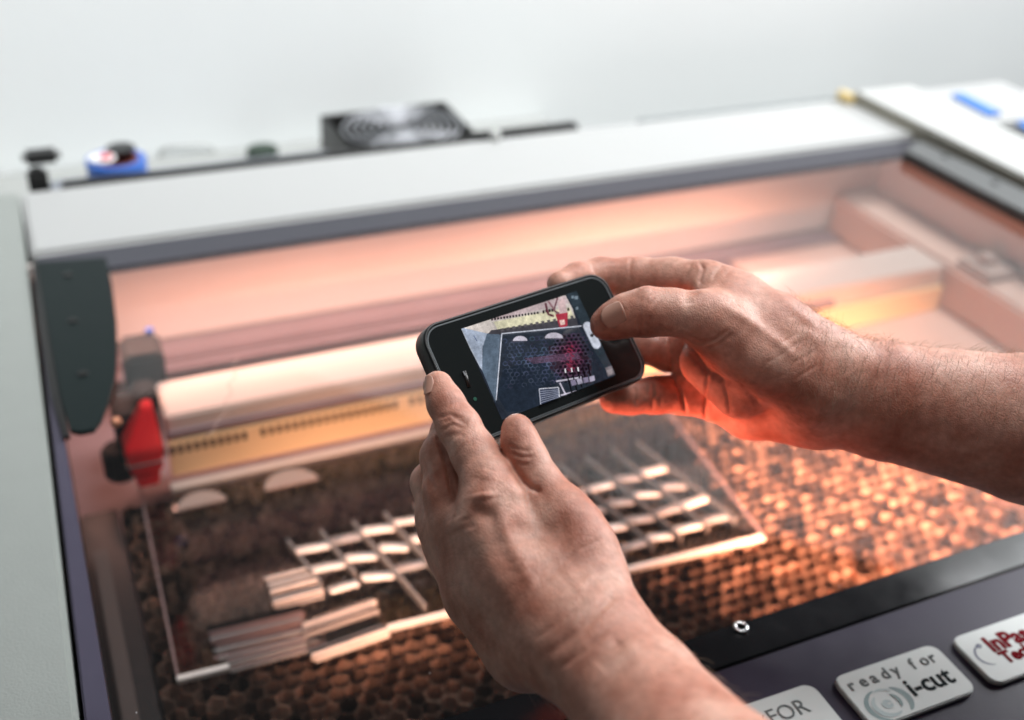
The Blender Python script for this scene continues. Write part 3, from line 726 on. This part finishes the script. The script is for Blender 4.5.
# cut strips at the bottom
for (x0, y0, x1, y1) in ((505, 492, 640, 470), (530, 566, 648, 535), (525, 500, 555, 560)):
    sline([S(x0, y0), S(x1, y1)], 1.6, (190, 184, 200))
for k in range(5): sline([S(556+k*30, 432-k*6), S(590+k*26, 556-k*16)], 1.5, (14, 14, 20))
for k in range(4): spoly([S(580+k*34, 488-k*7), S(606+k*34, 482-k*7), S(616+k*32, 508-k*7), S(590+k*32, 516-k*7)], (168, 162, 182) if k % 2 else (130, 122, 146))
for k in range(3): sline([S(553+k*34, 424-k*4), S(556+k*34, 446-k*4)], 1.2, (240, 236, 244))
spoly([S(415, 532), S(518, 524), S(524, 588), S(424, 628)], (58, 64, 84))
sline([S(415, 532), S(518, 524), S(524, 588)], 1.0, (210, 212, 224)); sline([S(415, 532), S(424, 625)], 1.0, (180, 184, 200))
for k in range(7): sline([S(420, 546+k*12), S(520, 536+k*8)], 0.7, (150, 156, 176))
sline([S(272, 673), S(308, 665)], 2.0, (250, 250, 252))
sline([S(66, 248), S(84, 278)], 1.0, (108, 120, 150))
# toolbar of the camera app on the right
def L(x, y): return (x, y)
spoly([L(0.0240, -0.0248), L(0.0373, -0.0248), L(0.0373, 0.0248), L(0.0240, 0.0248)], (26, 30, 34), True) if False else None
spoly([S(575, 12), S(640, -10), S(700, 60), S(720, 190), S(640, 160), S(610, 100)], (52, 62, 72))
def Z1(x, y): return (400+x/3.2, 240+y/3.2)
spoly([Z1(530, 176), Z1(575, 158), Z1(640, 300), Z1(700, 430), Z1(668, 440), Z1(600, 330), Z1(560, 240)], (48, 58, 66))
for (x, y, s_) in ((548, 186, 4), (560, 188, 5), (562, 222, 4)):
    spoly([Z1(x-s_, y-s_), Z1(x+s_, y-s_-1), Z1(x+s_, y+s_), Z1(x-s_, y+s_)], (120, 134, 146))
# shutter button
a, b = np.array(Z1(595, 278)), np.array(Z1(624, 338)); d = (b-a)/np.linalg.norm(b-a)
for rad, col in ((14.5/3.2, (120, 126, 140)), (12.8/3.2, (206, 212, 226))):
    an0 = math.atan2(d[1], d[0]); pts = [tuple(b+rad*np.array([math.cos(an0-math.pi/2+math.pi*k/10), math.sin(an0-math.pi/2+math.pi*k/10)])) for k in range(11)]
    pts += [tuple(a+rad*np.array([math.cos(an0+math.pi/2+math.pi*k/10), math.sin(an0+math.pi/2+math.pi*k/10)])) for k in range(11)]
    spoly(pts, col)
c = (a+b)/2; spoly([tuple(c+1.75*np.array([math.cos(k*.5236), math.sin(k*.5236)])) for k in range(12)], (12, 12, 16)); spoly([tuple(c+np.array([-.5, -.5])+0.5*np.array([math.cos(k), math.sin(k)])) for k in range(6)], (120, 124, 134))
spoly([Z1(652, 412), Z1(674, 404), Z1(682, 432), Z1(660, 440)], (118, 112, 118)); spoly([Z1(656, 420), Z1(672, 414), Z1(677, 428), Z1(663, 434)], (160, 150, 152))
me_mats = [None]*len(SCOL)
for k, (i, mm) in SCOL.items(): me_mats[i] = mm
pchild('screen_picture', sb, None, mats=me_mats, par=face)

# ------------------------------------------------------------------ the person's hands: a distance field polygonised with surface nets
def C3(u, v, d): return at(u, v, d)
class Field:
    def __init__(s, lo, hi, h):
        s.lo = np.array(lo); s.h = h; s.n = np.ceil((np.array(hi)-s.lo)/h).astype(int)+1
        s.ax = [s.lo[i]+h*np.arange(s.n[i]) for i in range(3)]
    def new(s): return np.full(s.n, 0.05, np.float32)
    def cone(s, D, a, b, ra, rb, k, pad=0.022, sq=None):
        a, b = np.array(a), np.array(b); rm = max(ra, rb)+pad
        lo = np.minimum(a, b)-rm; hi = np.maximum(a, b)+rm
        i0 = np.clip(np.floor((lo-s.lo)/s.h).astype(int), 0, s.n); i1 = np.clip(np.ceil((hi-s.lo)/s.h).astype(int)+1, 0, s.n)
        if (i1 <= i0).any(): return
        sl = tuple(slice(i0[i], i1[i]) for i in range(3))
        X, Y, Z_ = np.meshgrid(*[s.ax[i][sl[i]].astype(np.float32) for i in range(3)], indexing='ij')
        ba = b-a; L2 = max(ba.dot(ba), 1e-12)
        t = np.clip(((X-a[0])*ba[0]+(Y-a[1])*ba[1]+(Z_-a[2])*ba[2])/L2, 0, 1)
        px, py, pz = X-a[0]-t*ba[0], Y-a[1]-t*ba[1], Z_-a[2]-t*ba[2]
        if sq is not None:                    # flatten along a direction: sq = (unit vector, factor)
            nv, fa = sq; q = px*nv[0]+py*nv[1]+pz*nv[2]
            d = np.sqrt(px*px+py*py+pz*pz+q*q*(1/fa**2-1))
        else: d = np.sqrt(px*px+py*py+pz*pz)
        d = (d-(ra+(rb-ra)*t)).astype(np.float32)
        o_ = D[sl]
        if k > 0:
            hh = np.maximum(k-np.abs(o_-d), 0)/k; D[sl] = np.minimum(o_, d)-hh*hh*k*0.25
        else: D[sl] = np.minimum(o_, d)
    def chain(s, D, pts, k=0.004, **kw):
        for i in range(len(pts)-1): s.cone(D, pts[i][0], pts[i+1][0], pts[i][1], pts[i+1][1], k if i else 0, **kw)
def smin(a, b, k):
    h = np.maximum(k-np.abs(a-b), 0)/k; return np.minimum(a, b)-h*h*k*0.25
def nets(D, lo, h):
    ins = D < 0
    nx, ny, nz = D.shape
    c = np.zeros((nx-1, ny-1, nz-1), np.int8)
    for i in (0, 1):
        for j in (0, 1):
            for k in (0, 1): c += ins[i:nx-1+i, j:ny-1+j, k:nz-1+k]
    act = (c > 0) & (c < 8)
    idx = np.argwhere(act); vid = -np.ones(act.shape, np.int64); vid[act] = np.arange(len(idx))
    acc = np.zeros((len(idx), 3)); cnt = np.zeros(len(idx))
    cor_ = [(i, j, k) for i in (0, 1) for j in (0, 1) for k in (0, 1)]
    vals = {q: D[idx[:, 0]+q[0], idx[:, 1]+q[1], idx[:, 2]+q[2]] for q in cor_}
    for a in cor_:
        for ax in range(3):
            if a[ax]: continue
            b = list(a); b[ax] = 1; b = tuple(b); va, vb = vals[a], vals[b]; m_ = (va < 0) != (vb < 0)
            t = np.where(m_, va/(va-vb+1e-20), 0); p = np.array(a, float)[None, :].repeat(len(idx), 0); p[:, ax] += t
            acc[m_] += p[m_]; cnt[m_] += 1
    V = (idx+acc/cnt[:, None])*h+np.array(lo)
    Fs = []
    for ax in range(3):
        o1, o2 = [(1, 2), (2, 0), (0, 1)][ax]
        s0 = [slice(None)]*3; s1 = [slice(None)]*3; s0[ax] = slice(0, -1); s1[ax] = slice(1, None)
        a, b = ins[tuple(s0)], ins[tuple(s1)]; e = np.argwhere(a != b)
        e = e[(e[:, o1] > 0) & (e[:, o2] > 0) & (e[:, o1] < D.shape[o1]-1) & (e[:, o2] < D.shape[o2]-1)]
        fl = a[e[:, 0], e[:, 1], e[:, 2]]
        def g(d1, d2):
            q = e.copy(); q[:, o1] -= d1; q[:, o2] -= d2; return vid[q[:, 0], q[:, 1], q[:, 2]]
        quad = np.stack([g(1, 1), g(0, 1), g(0, 0), g(1, 0)], 1)
        quad[~fl] = quad[~fl][:, ::-1]; Fs.append(quad)
    return V, np.concatenate(Fs)
def vnormals(V, Q):
    n = np.cross(V[Q[:, 2]]-V[Q[:, 0]], V[Q[:, 3]]-V[Q[:, 1]]); Nn = np.zeros_like(V)
    for k in range(4): np.add.at(Nn, Q[:, k], n)
    return Nn/(np.linalg.norm(Nn, axis=1)[:, None]+1e-12)
def project(V):
    c = (V-CAMP) @ RM; return np.stack([CX-F*c[:, 0]/c[:, 2], CY+F*c[:, 1]/c[:, 2]], 1), -c[:, 2]
def stroke(V, Nn, UV, Dp, px, w, amp, dep=None, taper=True):
    """press (amp < 0) or raise (amp > 0) the skin along a line; w is its half width, both in mm"""
    px = np.array(px, float); best = np.full(len(V), 1e9); tt = np.zeros(len(V)); n_ = len(px)-1
    for i in range(n_):
        a, b = px[i], px[i+1]; ba = b-a; t = np.clip(((UV-a) @ ba)/max(ba @ ba, 1e-9), 0, 1)
        d = np.linalg.norm(UV-a-t[:, None]*ba, axis=1); m_ = d < best; best[m_] = d[m_]; tt[m_] = (i+t[m_])/n_
    mm = best*Dp/F*1000
    facing = np.clip(-((V-CAMP)*Nn).sum(1)/np.linalg.norm(V-CAMP, axis=1)*2.5, 0, 1)
    wgt = np.exp(-(mm/w)**2)*facing
    if taper: wgt *= np.clip(np.minimum(tt, 1-tt)*5+0.25, 0, 1)
    if dep is not None: wgt *= np.exp(-((Dp-dep)/0.02)**2)
    V += Nn*(wgt*amp*(0.65 if amp > 0 else 0.9)/1000)[:, None]

def build_hand(spec, h=0.0009):
    pts = [p for g in spec['groups'] for ch in g['chains'] for p in ch]
    P_ = np.array([p[0] for p in pts]); r_ = np.array([p[1] for p in pts])
    fd = Field((P_-r_[:, None]).min(0)-0.01, (P_+r_[:, None]).max(0)+0.01, h)
    base = fd.new()
    for ch in spec['palm']: 
        t_ = fd.new(); fd.chain(t_, ch, 0.006); base = smin(base, t_, spec.get('kpalm', 0.014))
    tot = None
    for g in spec['groups']:
        if g.get('palm'): continue
        D = fd.new()
        for ch in g['chains']: fd.chain(D, ch, g.get('ki', 0.004))
        D = smin(D, base, g.get('k', 0.010))
        tot = D if tot is None else smin(tot, D, g.get('kn', 0.0012))
    V, Q = nets(tot, fd.lo, h)
    for it in range(2):                        # light smoothing
        acc = np.zeros_like(V); cn = np.zeros(len(V))
        for a, b in ((0, 1), (1, 2), (2, 3), (3, 0)):
            np.add.at(acc, Q[:, a], V[Q[:, b]]); np.add.at(acc, Q[:, b], V[Q[:, a]]); np.add.at(cn, Q[:, a], 1); np.add.at(cn, Q[:, b], 1)
        V = V*0.5+acc/cn[:, None]*0.5
    for st in spec['strokes']:
        Nn = vnormals(V, Q); UV, Dp = project(V); stroke(V, Nn, UV, Dp, *st[:3], **(st[3] if len(st) > 3 else {}))
    return V, Q
mm_ = 0.001
def ch(*a): return [(C3(u, v, d), r*mm_) for u, v, d, r in a]

# left hand (seen from its back, holding the phone's left end)
Lp = [ch((488, 520, .474, 13), (525, 580, .458, 15), (572, 640, .440, 17)),          # index metacarpal
      ch((462, 520, .494, 12), (500, 580, .474, 15), (555, 645, .452, 17)),
      ch((446, 528, .512, 11), (478, 585, .492, 14), (530, 650, .468, 16)),
      ch((446, 545, .525, 10), (478, 600, .505, 12), (522, 650, .482, 15)),
      ch((572, 528, .468, 11), (590, 575, .458, 14), (605, 625, .442, 17)),          # thumb side
      ch((530, 560, .475, 13), (570, 600, .462, 15)),
      ch((572, 640, .445, 19), (620, 690, .420, 20.5), (700, 790, .370, 24), (770, 880, .325, 29)),   # forearm
      ch((590, 645, .447, 17), (650, 690, .425, 19), (735, 790, .372, 23), (800, 880, .33, 28))]
Lg = [dict(palm=1, chains=Lp),
      dict(chains=[ch((438, 386, .508, 7.2), (446, 404, .503, 8.3), (459, 427, .497, 9.6), (474, 453, .490, 10.2), (489, 482, .481, 11.6), (497, 503, .476, 12.8), (508, 535, .469, 13))], k=0.010),
      dict(chains=[ch((472, 404, .556, 7), (451, 432, .521, 9.2), (444, 457, .511, 10.8), (448, 492, .501, 11.2), (455, 520, .497, 11))], k=0.008),
      dict(chains=[ch((482, 442, .562, 7.5), (445, 462, .540, 8.5), (430, 482, .531, 9.0), (437, 515, .520, 9.5), (450, 540, .510, 10.5))], k=0.008),
      dict(chains=[ch((490, 480, .555, 7), (458, 505, .546, 7.6), (440, 530, .535, 8.2), (452, 560, .522, 9))], k=0.008),
      dict(chains=[ch((517, 429, .490, 7.0), (520, 441, .488, 8.0), (528, 459, .485, 8.5), (542, 484, .480, 9.0), (557, 506, .475, 10.5), (580, 545, .466, 13)),
                   ch((535, 500, .482, 8), (548, 535, .474, 11))], k=0.013)]
Ls = [([(441, 446), (444, 458), (448, 472), (451, 486), (453, 499)], 1.3, -2.6), ([(436, 436), (440, 448)], 1.4, -1.2),
      ([(424, 458), (428, 476), (434, 492)], 1.8, -0.9),
      ([(483, 493), (484, 499)], 4.2, 2.4), ([(488, 470), (486, 480)], 4.5, 1.0), ([(468, 419), (480, 424)], 4.0, 1.0), ([(458, 436), (466, 444)], 4.5, 1.3), ([(446, 470), (440, 458)], 4, .6),
      ([(468, 508), (482, 514), (497, 518)], 3.5, -1.6), ([(503, 478), (517, 492), (535, 496)], 3.0, 1.2), ([(452, 520), (458, 530)], 4.5, 1.2), ([(466, 516), (470, 530)], 3.0, -0.9),
      ([(438, 418), (450, 414), (464, 419)], 0.95, -0.8), ([(441, 423), (454, 418), (467, 424)], 0.9, -0.7), ([(441, 431), (452, 424), (464, 428)], 0.95, -0.7), ([(444, 438), (454, 434), (466, 436)], 0.9, -0.4),
      ([(509, 446), (520, 450), (531, 451)], 0.9, -0.6), ([(510, 452), (521, 457), (534, 457)], 0.9, -0.6), ([(517, 463), (529, 465)], 0.9, -0.5), ([(515, 448), (526, 452)], 4, 0.5),
      ([(520, 477), (530, 487), (541, 491)], 1.3, -1.6), ([(536, 490), (545, 500)], 2.5, -0.5),
      ([(496, 505), (506, 532), (522, 566), (538, 596)], 2.6, 0.7), ([(470, 530), (490, 566), (512, 604)], 2.8, 0.5), ([(486, 520), (500, 550), (516, 580)], 3.0, -0.7),
      ([(480, 500), (497, 528), (504, 548)], 3.5, -0.4), ([(506, 524), (540, 534), (572, 530)], 5.0, -1.5),
      ([(522, 518), (548, 542), (570, 575), (600, 612)], 2.2, 0.4), ([(560, 540), (540, 566), (528, 592), (534, 620)], 1.8, 0.35), ([(600, 560), (580, 590), (572, 620), (590, 660)], 1.8, 0.3), ([(462, 560), (480, 600), (510, 630)], 2.0, 0.25),
      ([(548, 655), (580, 630), (604, 604), (618, 596)], 2.0, -1.1), ([(596, 668), (612, 652), (622, 640)], 3.4, -0.9), ([(560, 668), (585, 650), (608, 630)], 1.2, -0.6), ([(534, 640), (560, 622), (580, 606)], 1.2, -0.5), ([(630, 640), (640, 660), (655, 680)], 5, 0.8)]
# right hand (thumb on the screen, fingers behind the phone)
Rp = [ch((722, 297, .582, 13), (775, 325, .578, 15), (825, 362, .574, 17)),           # index metacarpal, top edge
      ch((712, 330, .598, 13), (765, 355, .592, 16), (820, 385, .582, 18)),
      ch((704, 362, .612, 13), (755, 385, .604, 15), (815, 405, .590, 18)),
      ch((700, 390, .615, 11.5), (750, 412, .610, 14), (812, 418, .592, 15.5)),
      ch((712, 328, .560, 12), (755, 358, .560, 15.5), (815, 388, .566, 18)),            # thenar
      ch((728, 306, .571, 12.5), (775, 334, .569, 15.5), (822, 366, .572, 18)),
      ch((705, 362, .585, 13), (740, 392, .583, 14)),
      ch((822, 375, .578, 19), (880, 385, .578, 22), (1030, 415, .575, 31), (1200, 450, .57, 37)),
      ch((822, 398, .580, 20), (880, 412, .580, 24), (1030, 438, .578, 34), (1200, 470, .57, 38))]
Rg = [dict(palm=1, chains=Rp),
      dict(chains=[ch((605, 325, .5615, 7.8), (613, 321, .560, 9.2), (628, 315, .557, 10.8), (648, 312, .555, 12.4), (672, 312, .555, 11.6), (700, 316, .556, 12.2), (725, 328, .558, 13.5))], k=0.012),
      dict(chains=[ch((560, 284, .588, 7.2), (578, 279, .598, 8.8), (600, 276, .606, 9.9), (634, 277, .605, 10.8), (672, 279, .598, 11.5), (705, 284, .588, 12.4), (740, 300, .582, 14))], k=0.010),
      dict(chains=[ch((605, 332, .603, 8), (640, 345, .608, 9.5), (668, 352, .612, 10.5), (705, 350, .608, 12))], k=0.006),
      dict(chains=[ch((614, 399, .602, 8.2), (630, 397, .604, 9.4), (655, 395, .607, 10.1), (685, 394, .610, 11.2), (712, 398, .612, 12.0)),], k=0.006)]
Rs = [([(669, 338), (671, 355), (670, 376)], 1.1, -2.2), ([(672, 376), (680, 392), (686, 412)], 1.0, -2.6), ([(708, 372), (706, 392), (705, 412), (706, 426)], 1.0, -2.2),
      ([(724, 384), (728, 398), (730, 418)], 1.0, -1.3), ([(740, 380), (750, 392), (760, 404)], 1.8, -1.5), ([(716, 376), (718, 400), (718, 425)], 4, 0.6), ([(695, 380), (696, 410)], 4, 0.6),
      ([(682, 340), (692, 352), (706, 370), (722, 380), (740, 386), (752, 394)], 1.5, -2.2),
      ([(686, 338), (700, 344), (716, 340), (728, 330)], 1.1, -1.6), ([(706, 350), (720, 344), (732, 333)], 1.0, -1.0), ([(756, 380), (770, 380), (785, 374)], 0.9, -0.5), ([(752, 388), (768, 396), (790, 398)], 0.9, -0.5),
      ([(700, 262), (703, 268), (700, 278), (699, 284)], 1.0, -1.6), ([(692, 262), (688, 270), (684, 280)], 0.9, -0.7), ([(724, 264), (716, 272), (712, 280)], 0.9, -0.8), ([(734, 268), (724, 276)], 0.9, -0.5),
      ([(632, 256), (630, 266), (629, 280)], 1.2, -0.6), ([(592, 264), (595, 272), (592, 282)], 1.1, -0.5), ([(612, 258), (612, 268)], 5, 0.5),
      ([(638, 288), (652, 290)], 4.2, 1.2), ([(618, 303), (623, 310), (622, 322)], 1.3, -0.7), ([(638, 303), (643, 293), (653, 288)], 0.95, -0.6), ([(644, 305), (649, 296), (658, 291)], 0.95, -0.6), ([(650, 307), (655, 299), (663, 293)], 0.95, -0.5),
      ([(642, 337), (638, 326), (640, 316)], 0.95, -0.8), ([(650, 336), (647, 326), (650, 316)], 0.95, -0.7), ([(660, 334), (664, 326)], 3, -0.5),
      ([(652, 382), (653, 394), (652, 410)], 0.95, -1.3), ([(646, 384), (646, 396)], 0.9, -0.6), ([(635, 386), (636, 406)], 0.95, -0.9), ([(660, 384), (661, 408)], .9, -.5),
      ([(696, 290), (712, 292), (735, 300)], 2.6, 1.2), ([(760, 285), (790, 305), (820, 330)], 2.4, 1.1), ([(718, 302), (745, 318), (775, 340), (800, 360)], 2.6, 1.3),
      ([(795, 312), (805, 330)], 2.8, -0.5),
      ([(690, 288), (686, 296), (688, 306)], 2.6, -0.9), ([(806, 330), (822, 345)], 2.4, .8), ([(835, 340), (840, 370), (838, 400)], 5, -0.8)]
hr2 = np.random.default_rng(3)
for k in range(16):                            # fine lines where the skin of thumb and palm bunches
    u, v = 700+hr2.random()*110, 335+hr2.random()*70; L_ = 14+hr2.random()*22; a = math.radians(-28+hr2.normal()*9)
    Rs.append(([(u, v), (u+L_/2*math.cos(a), v+L_/2*math.sin(a)+1), (u+L_*math.cos(a), v+L_*math.sin(a))], 0.9, -0.24))
for k in range(14):
    u, v = 500+hr2.random()*110, 545+hr2.random()*100; L_ = 12+hr2.random()*20; a = math.radians(-42+hr2.normal()*12)
    Ls.append(([(u, v), (u+L_*math.cos(a), v+L_*math.sin(a))], 0.9, -0.22))
VL, QL = build_hand(dict(palm=Lp, groups=Lg, strokes=Ls))
VR, QR = build_hand(dict(palm=Rp, groups=Rg, strokes=Rs, kpalm=0.012))

# the arms go on to the elbows, shoulders and body, standing to the right of the camera
ElL = np.array(C3(770, 880, .325)); ElR = np.array(C3(1200, 450, .57))
def far(p, q, d): v = np.array(q)-np.array(p); return np.array(q)+v/np.linalg.norm(v)*d
wL = C3(575, 642, .444); wR = C3(822, 386, .579)
eL = far(wL, ElL, 0.06); eR = far(wR, ElR, 0.06)
shL = np.array([0.33, -0.16, 0.40]); shR = np.array([0.72, 0.02, 0.40]); ctr = (shL+shR)/2+np.array([0.03, -0.06, 0])
fb = Field((0.05, -0.50, -0.35), (1.05, 0.40, 0.95), 0.008)
D = fb.new()
fb.chain(D, [(ElL, .030), (eL, .034), (shL, .050)], 0.02); fb.chain(D, [(ElR, .037), (eR, .040), (shR, .050)], 0.02)
body_skin = D
hd = ctr+np.array([-0.02, 0.03, 0.30])
fb.cone(body_skin, ctr+np.array([0, 0, 0.05]), hd+np.array([0, 0, -0.06]), .055, .052, 0.03)
fb.cone(body_skin, hd+np.array([0.005, -0.01, 0.03]), hd+np.array([-0.01, 0.02, -0.03]), .078, .065, 0.03)
fc = np.array([-0.42, 0.90, -0.1]); fc = fc/np.linalg.norm(fc); sd = np.cross(fc, [0, 0, 1]); sd = sd/np.linalg.norm(sd)
fb.cone(body_skin, hd+fc*0.075+np.array([0, 0, 0.01]), hd+fc*0.100+np.array([0, 0, -0.02]), .010, .014, 0.015)
fb.cone(body_skin, hd+fc*0.05+np.array([0, 0, -0.07]), hd+fc*0.065+np.array([0, 0, -0.08]), .030, .022, 0.03)
for s_ in (-1, 1): fb.cone(body_skin, hd+sd*0.080*s_+np.array([0, 0, 0.01]), hd+sd*0.082*s_+np.array([0, 0, -0.03]), .012, .009, 0.008)
VB, QB = nets(body_skin, fb.lo, 0.008)
V = np.concatenate([VL, VR, VB]); Q = np.concatenate([QL, QR+len(VL), QB+len(VL)+len(VR)])
me = bpy.data.meshes.new('person'); me.from_pydata(V.tolist(), [], Q.tolist()); me.update()
for p in me.polygons: p.use_smooth = True

def skin():
    m, t, p = nt('skin')
    tc = N(t, 'ShaderNodeTexCoord')
    n1 = N(t, 'ShaderNodeTexNoise', Scale=38.0, Detail=4.0, Roughness=0.6); n2 = N(t, 'ShaderNodeTexNoise', Scale=260.0, Detail=3.0)
    for n_ in (n1, n2): t.links.new(tc.outputs['Object'], n_.inputs['Vector'])
    r1 = N(t, 'ShaderNodeValToRGB'); e = r1.color_ramp.elements
    e[0].position = 0.30; e[0].color = (0.42, 0.160, 0.105, 1); e[1].position = 0.70; e[1].color = (0.68, 0.395, 0.305, 1)
    el = e.new(0.5); el.color = (0.56, 0.270, 0.195, 1)
    t.links.new(n1.outputs['Fac'], r1.inputs[0])
    r2 = N(t, 'ShaderNodeMapRange'); r2.inputs['From Min'].default_value = 0.3; r2.inputs['From Max'].default_value = 0.7; r2.inputs['To Min'].default_value = 0.86; r2.inputs['To Max'].default_value = 1.12
    t.links.new(n2.outputs['Fac'], r2.inputs['Value'])
    mx = N(t, 'ShaderNodeMix', data_type='RGBA', blend_type='MULTIPLY'); mx.inputs[0].default_value = 1
    t.links.new(r1.outputs[0], mx.inputs[6]); t.links.new(r2.outputs[0], mx.inputs[7]); t.links.new(mx.outputs[2], p.inputs['Base Color'])
    p.inputs['Roughness'].default_value = 0.46; p.inputs['Specular IOR Level'].default_value = 0.32
    p.inputs['Subsurface Weight'].default_value = 0.22; p.inputs['Subsurface Radius'].default_value = (1.0, 0.35, 0.2); p.inputs['Subsurface Scale'].default_value = 0.004
    v1 = N(t, 'ShaderNodeTexVoronoi', Scale=950.0, feature='DISTANCE_TO_EDGE'); v2 = N(t, 'ShaderNodeTexVoronoi', Scale=420.0, feature='DISTANCE_TO_EDGE')
    wp = N(t, 'ShaderNodeMapping'); wp.inputs['Scale'].default_value = (1.0, 0.6, 1.0); wp.inputs['Rotation'].default_value = (0.4, 0.2, 0.7)
    t.links.new(tc.outputs['Object'], wp.inputs[0])
    for v_ in (v1, v2): t.links.new(wp.outputs[0], v_.inputs['Vector'])
    c1 = N(t, 'ShaderNodeMapRange'); c1.inputs['From Max'].default_value = 0.25
    t.links.new(v1.outputs['Distance'], c1.inputs['Value'])
    c2 = N(t, 'ShaderNodeMapRange'); c2.inputs['From Max'].default_value = 0.18
    t.links.new(v2.outputs['Distance'], c2.inputs['Value'])
    ad = N(t, 'ShaderNodeMath', operation='ADD'); t.links.new(c1.outputs[0], ad.inputs[0]); t.links.new(c2.outputs[0], ad.inputs[1])
    a2 = N(t, 'ShaderNodeMath', operation='MULTIPLY_ADD'); a2.inputs[1].default_value = 1.6
    t.links.new(n2.outputs['Fac'], a2.inputs[0]); t.links.new(ad.outputs[0], a2.inputs[2])
    b = N(t, 'ShaderNodeBump', Strength=0.35, Distance=0.00018); t.links.new(a2.outputs[0], b.inputs['Height']); t.links.new(b.outputs[0], p.inputs['Normal'])
    return m
M['skin'] = skin()
me.materials.append(M['skin'])
person = bpy.data.objects.new('person', me); COL.objects.link(person)
tag(person, 'person with bare forearms holding a smartphone sideways in both hands over the glass lid', 'person')
# shirt
ft = Field((0.05, -0.60, -0.70), (1.10, 0.30, 0.65), 0.012); D = ft.new()
ft.cone(D, (shL+shR)/2+np.array([.03, -.06, -.02]), (shL+shR)/2+np.array([.05, -.10, -.60]), .115, .13, 0)
for s_ in (shL, shR):
    ft.cone(D, s_*0.75+ctr*0.25+np.array([0.01, -.02, -.04]), s_*0.6+ctr*0.4+np.array([.02, -.05, -.55]), .085, .095, 0.05, pad=0.06)
ft.cone(D, shL, shL*0.45+eL*0.55, .068, .062, 0.03, pad=0.05); ft.cone(D, shR, shR*0.45+eR*0.55, .068, .062, 0.03, pad=0.05)
ft.cone(D, shL, shR, .068, .068, 0.05, pad=0.05)
VT, QT = nets(D, ft.lo, 0.012)
m2 = bpy.data.meshes.new('shirt'); m2.from_pydata(VT.tolist(), [], QT.tolist()); m2.update()
for p in m2.polygons: p.use_smooth = True
m2.materials.append(mat('dark_cotton', (0.03, 0.035, 0.05), 0.9, bump=0.5, bscale=900))
shirt = bpy.data.objects.new('shirt', m2); COL.objects.link(shirt); shirt.parent = person
# nails laid on the skin
def nail(u, v, ax, wid, lng, dep_hint, Vh, Qh, name='nail'):
    """ax: photo direction from the nail's root to its tip"""
    Nn = vnormals(Vh, Qh); UV, Dp = project(Vh)
    d = np.linalg.norm(UV-np.array([u, v]), axis=1); facing = ((Vh-CAMP)*Nn).sum(1) < 0
    cand = np.where((d < 3.0) & facing & (np.abs(Dp-dep_hint) < 0.03))[0]
    if len(cand) == 0: print('no nail at', u, v); return
    i = cand[np.argmin(Dp[cand])]; c = Vh[i]
    near = np.where((np.linalg.norm(Vh-c, axis=1) < 0.004))[0]; n_ = Nn[near].mean(0); n_ /= np.linalg.norm(n_)
    t_ = RM @ np.array([ax[0], -ax[1], 0.0]); t_ = t_-n_*t_.dot(n_); t_ /= np.linalg.norm(t_); s_ = np.cross(n_, t_)
    bm = bmesh.new(); nu, nv = 12, 14; grid = {}
    for a in range(nu+1):
        for b in range(nv+1):
            x = (a/nu*2-1); y = (b/nv*2-1)
            xx = x*math.sqrt(max(0, 1-0.40*y*y)) ; yy = y*math.sqrt(max(0, 1-0.40*x*x))
            q = c+s_*(xx*wid/2)+t_*(yy*lng/2)
            k = np.argmin(((Vh[near2]-q)**2).sum(1)) if False else None
            z = 0.0006-(xx*wid/2)**2/(wid*0.95)-max(0, yy)**2*0.0002
            q = q+n_*z; grid[a, b] = bm.verts.new(q)
    for a in range(nu):
        for b in range(nv): bm.faces.new((grid[a, b], grid[a+1, b], grid[a+1, b+1], grid[a, b+1]))
    o = link(name, bm, M['nail'], person, True); sm = o.modifiers.new('thickness', 'SOLIDIFY'); sm.thickness = 0.0005; sm.offset = -1
nail(611, 316, (-1, 0.35), 0.0125, 0.0135, 0.555, VR, QR)
nail(425.5, 385, (-0.4, -1), 0.0058, 0.0100, 0.505, VL, QL)
# fine pale hairs on wrists and forearms
bm = bmesh.new()
def hairs(Vh, Qh, test, n, ln, dirv):
    Nn = vnormals(Vh, Qh); UV, Dp = project(Vh); ok = np.where(test(UV) & (((Vh-CAMP)*Nn).sum(1) < 0.25*Dp))[0]
    for i in rng.choice(ok, min(n, len(ok)), replace=False):
        p = Vh[i]; nn = Nn[i]; d = RM @ np.array([dirv[0], -dirv[1], 0]); d = d-nn*d.dot(nn); d = d/np.linalg.norm(d)+rng.normal(0, .28, 3)
        l = ln*rng.uniform(.5, 1.1)
        q = [p-nn*0.0003, p+nn*l*.22+d*l*.35, p+nn*l*.30+d*l*.75, p+nn*l*.26+d*l*1.1]
        tube(bm, q, [0.00007, 0.00006, 0.00004, 0.00002], 3, cap=False)
hairs(VR, QR, lambda U: (U[:, 0] > 790) & (U[:, 0] < 1030) & (U[:, 1] < 430), 520, 0.008, (0.25, -1))
hairs(VR, QR, lambda U: (U[:, 0] > 800) & (U[:, 0] < 900) & (U[:, 1] < 400), 260, 0.0075, (-0.15, 1))
hairs(VL, QL, lambda U: (U[:, 1] > 640), 140, 0.007, (0.9, 0.4))
o = link('arm_hair', bm, mat('hair', (0.38, 0.26, 0.17), 0.4), person, True); o['kind'] = 'stuff'
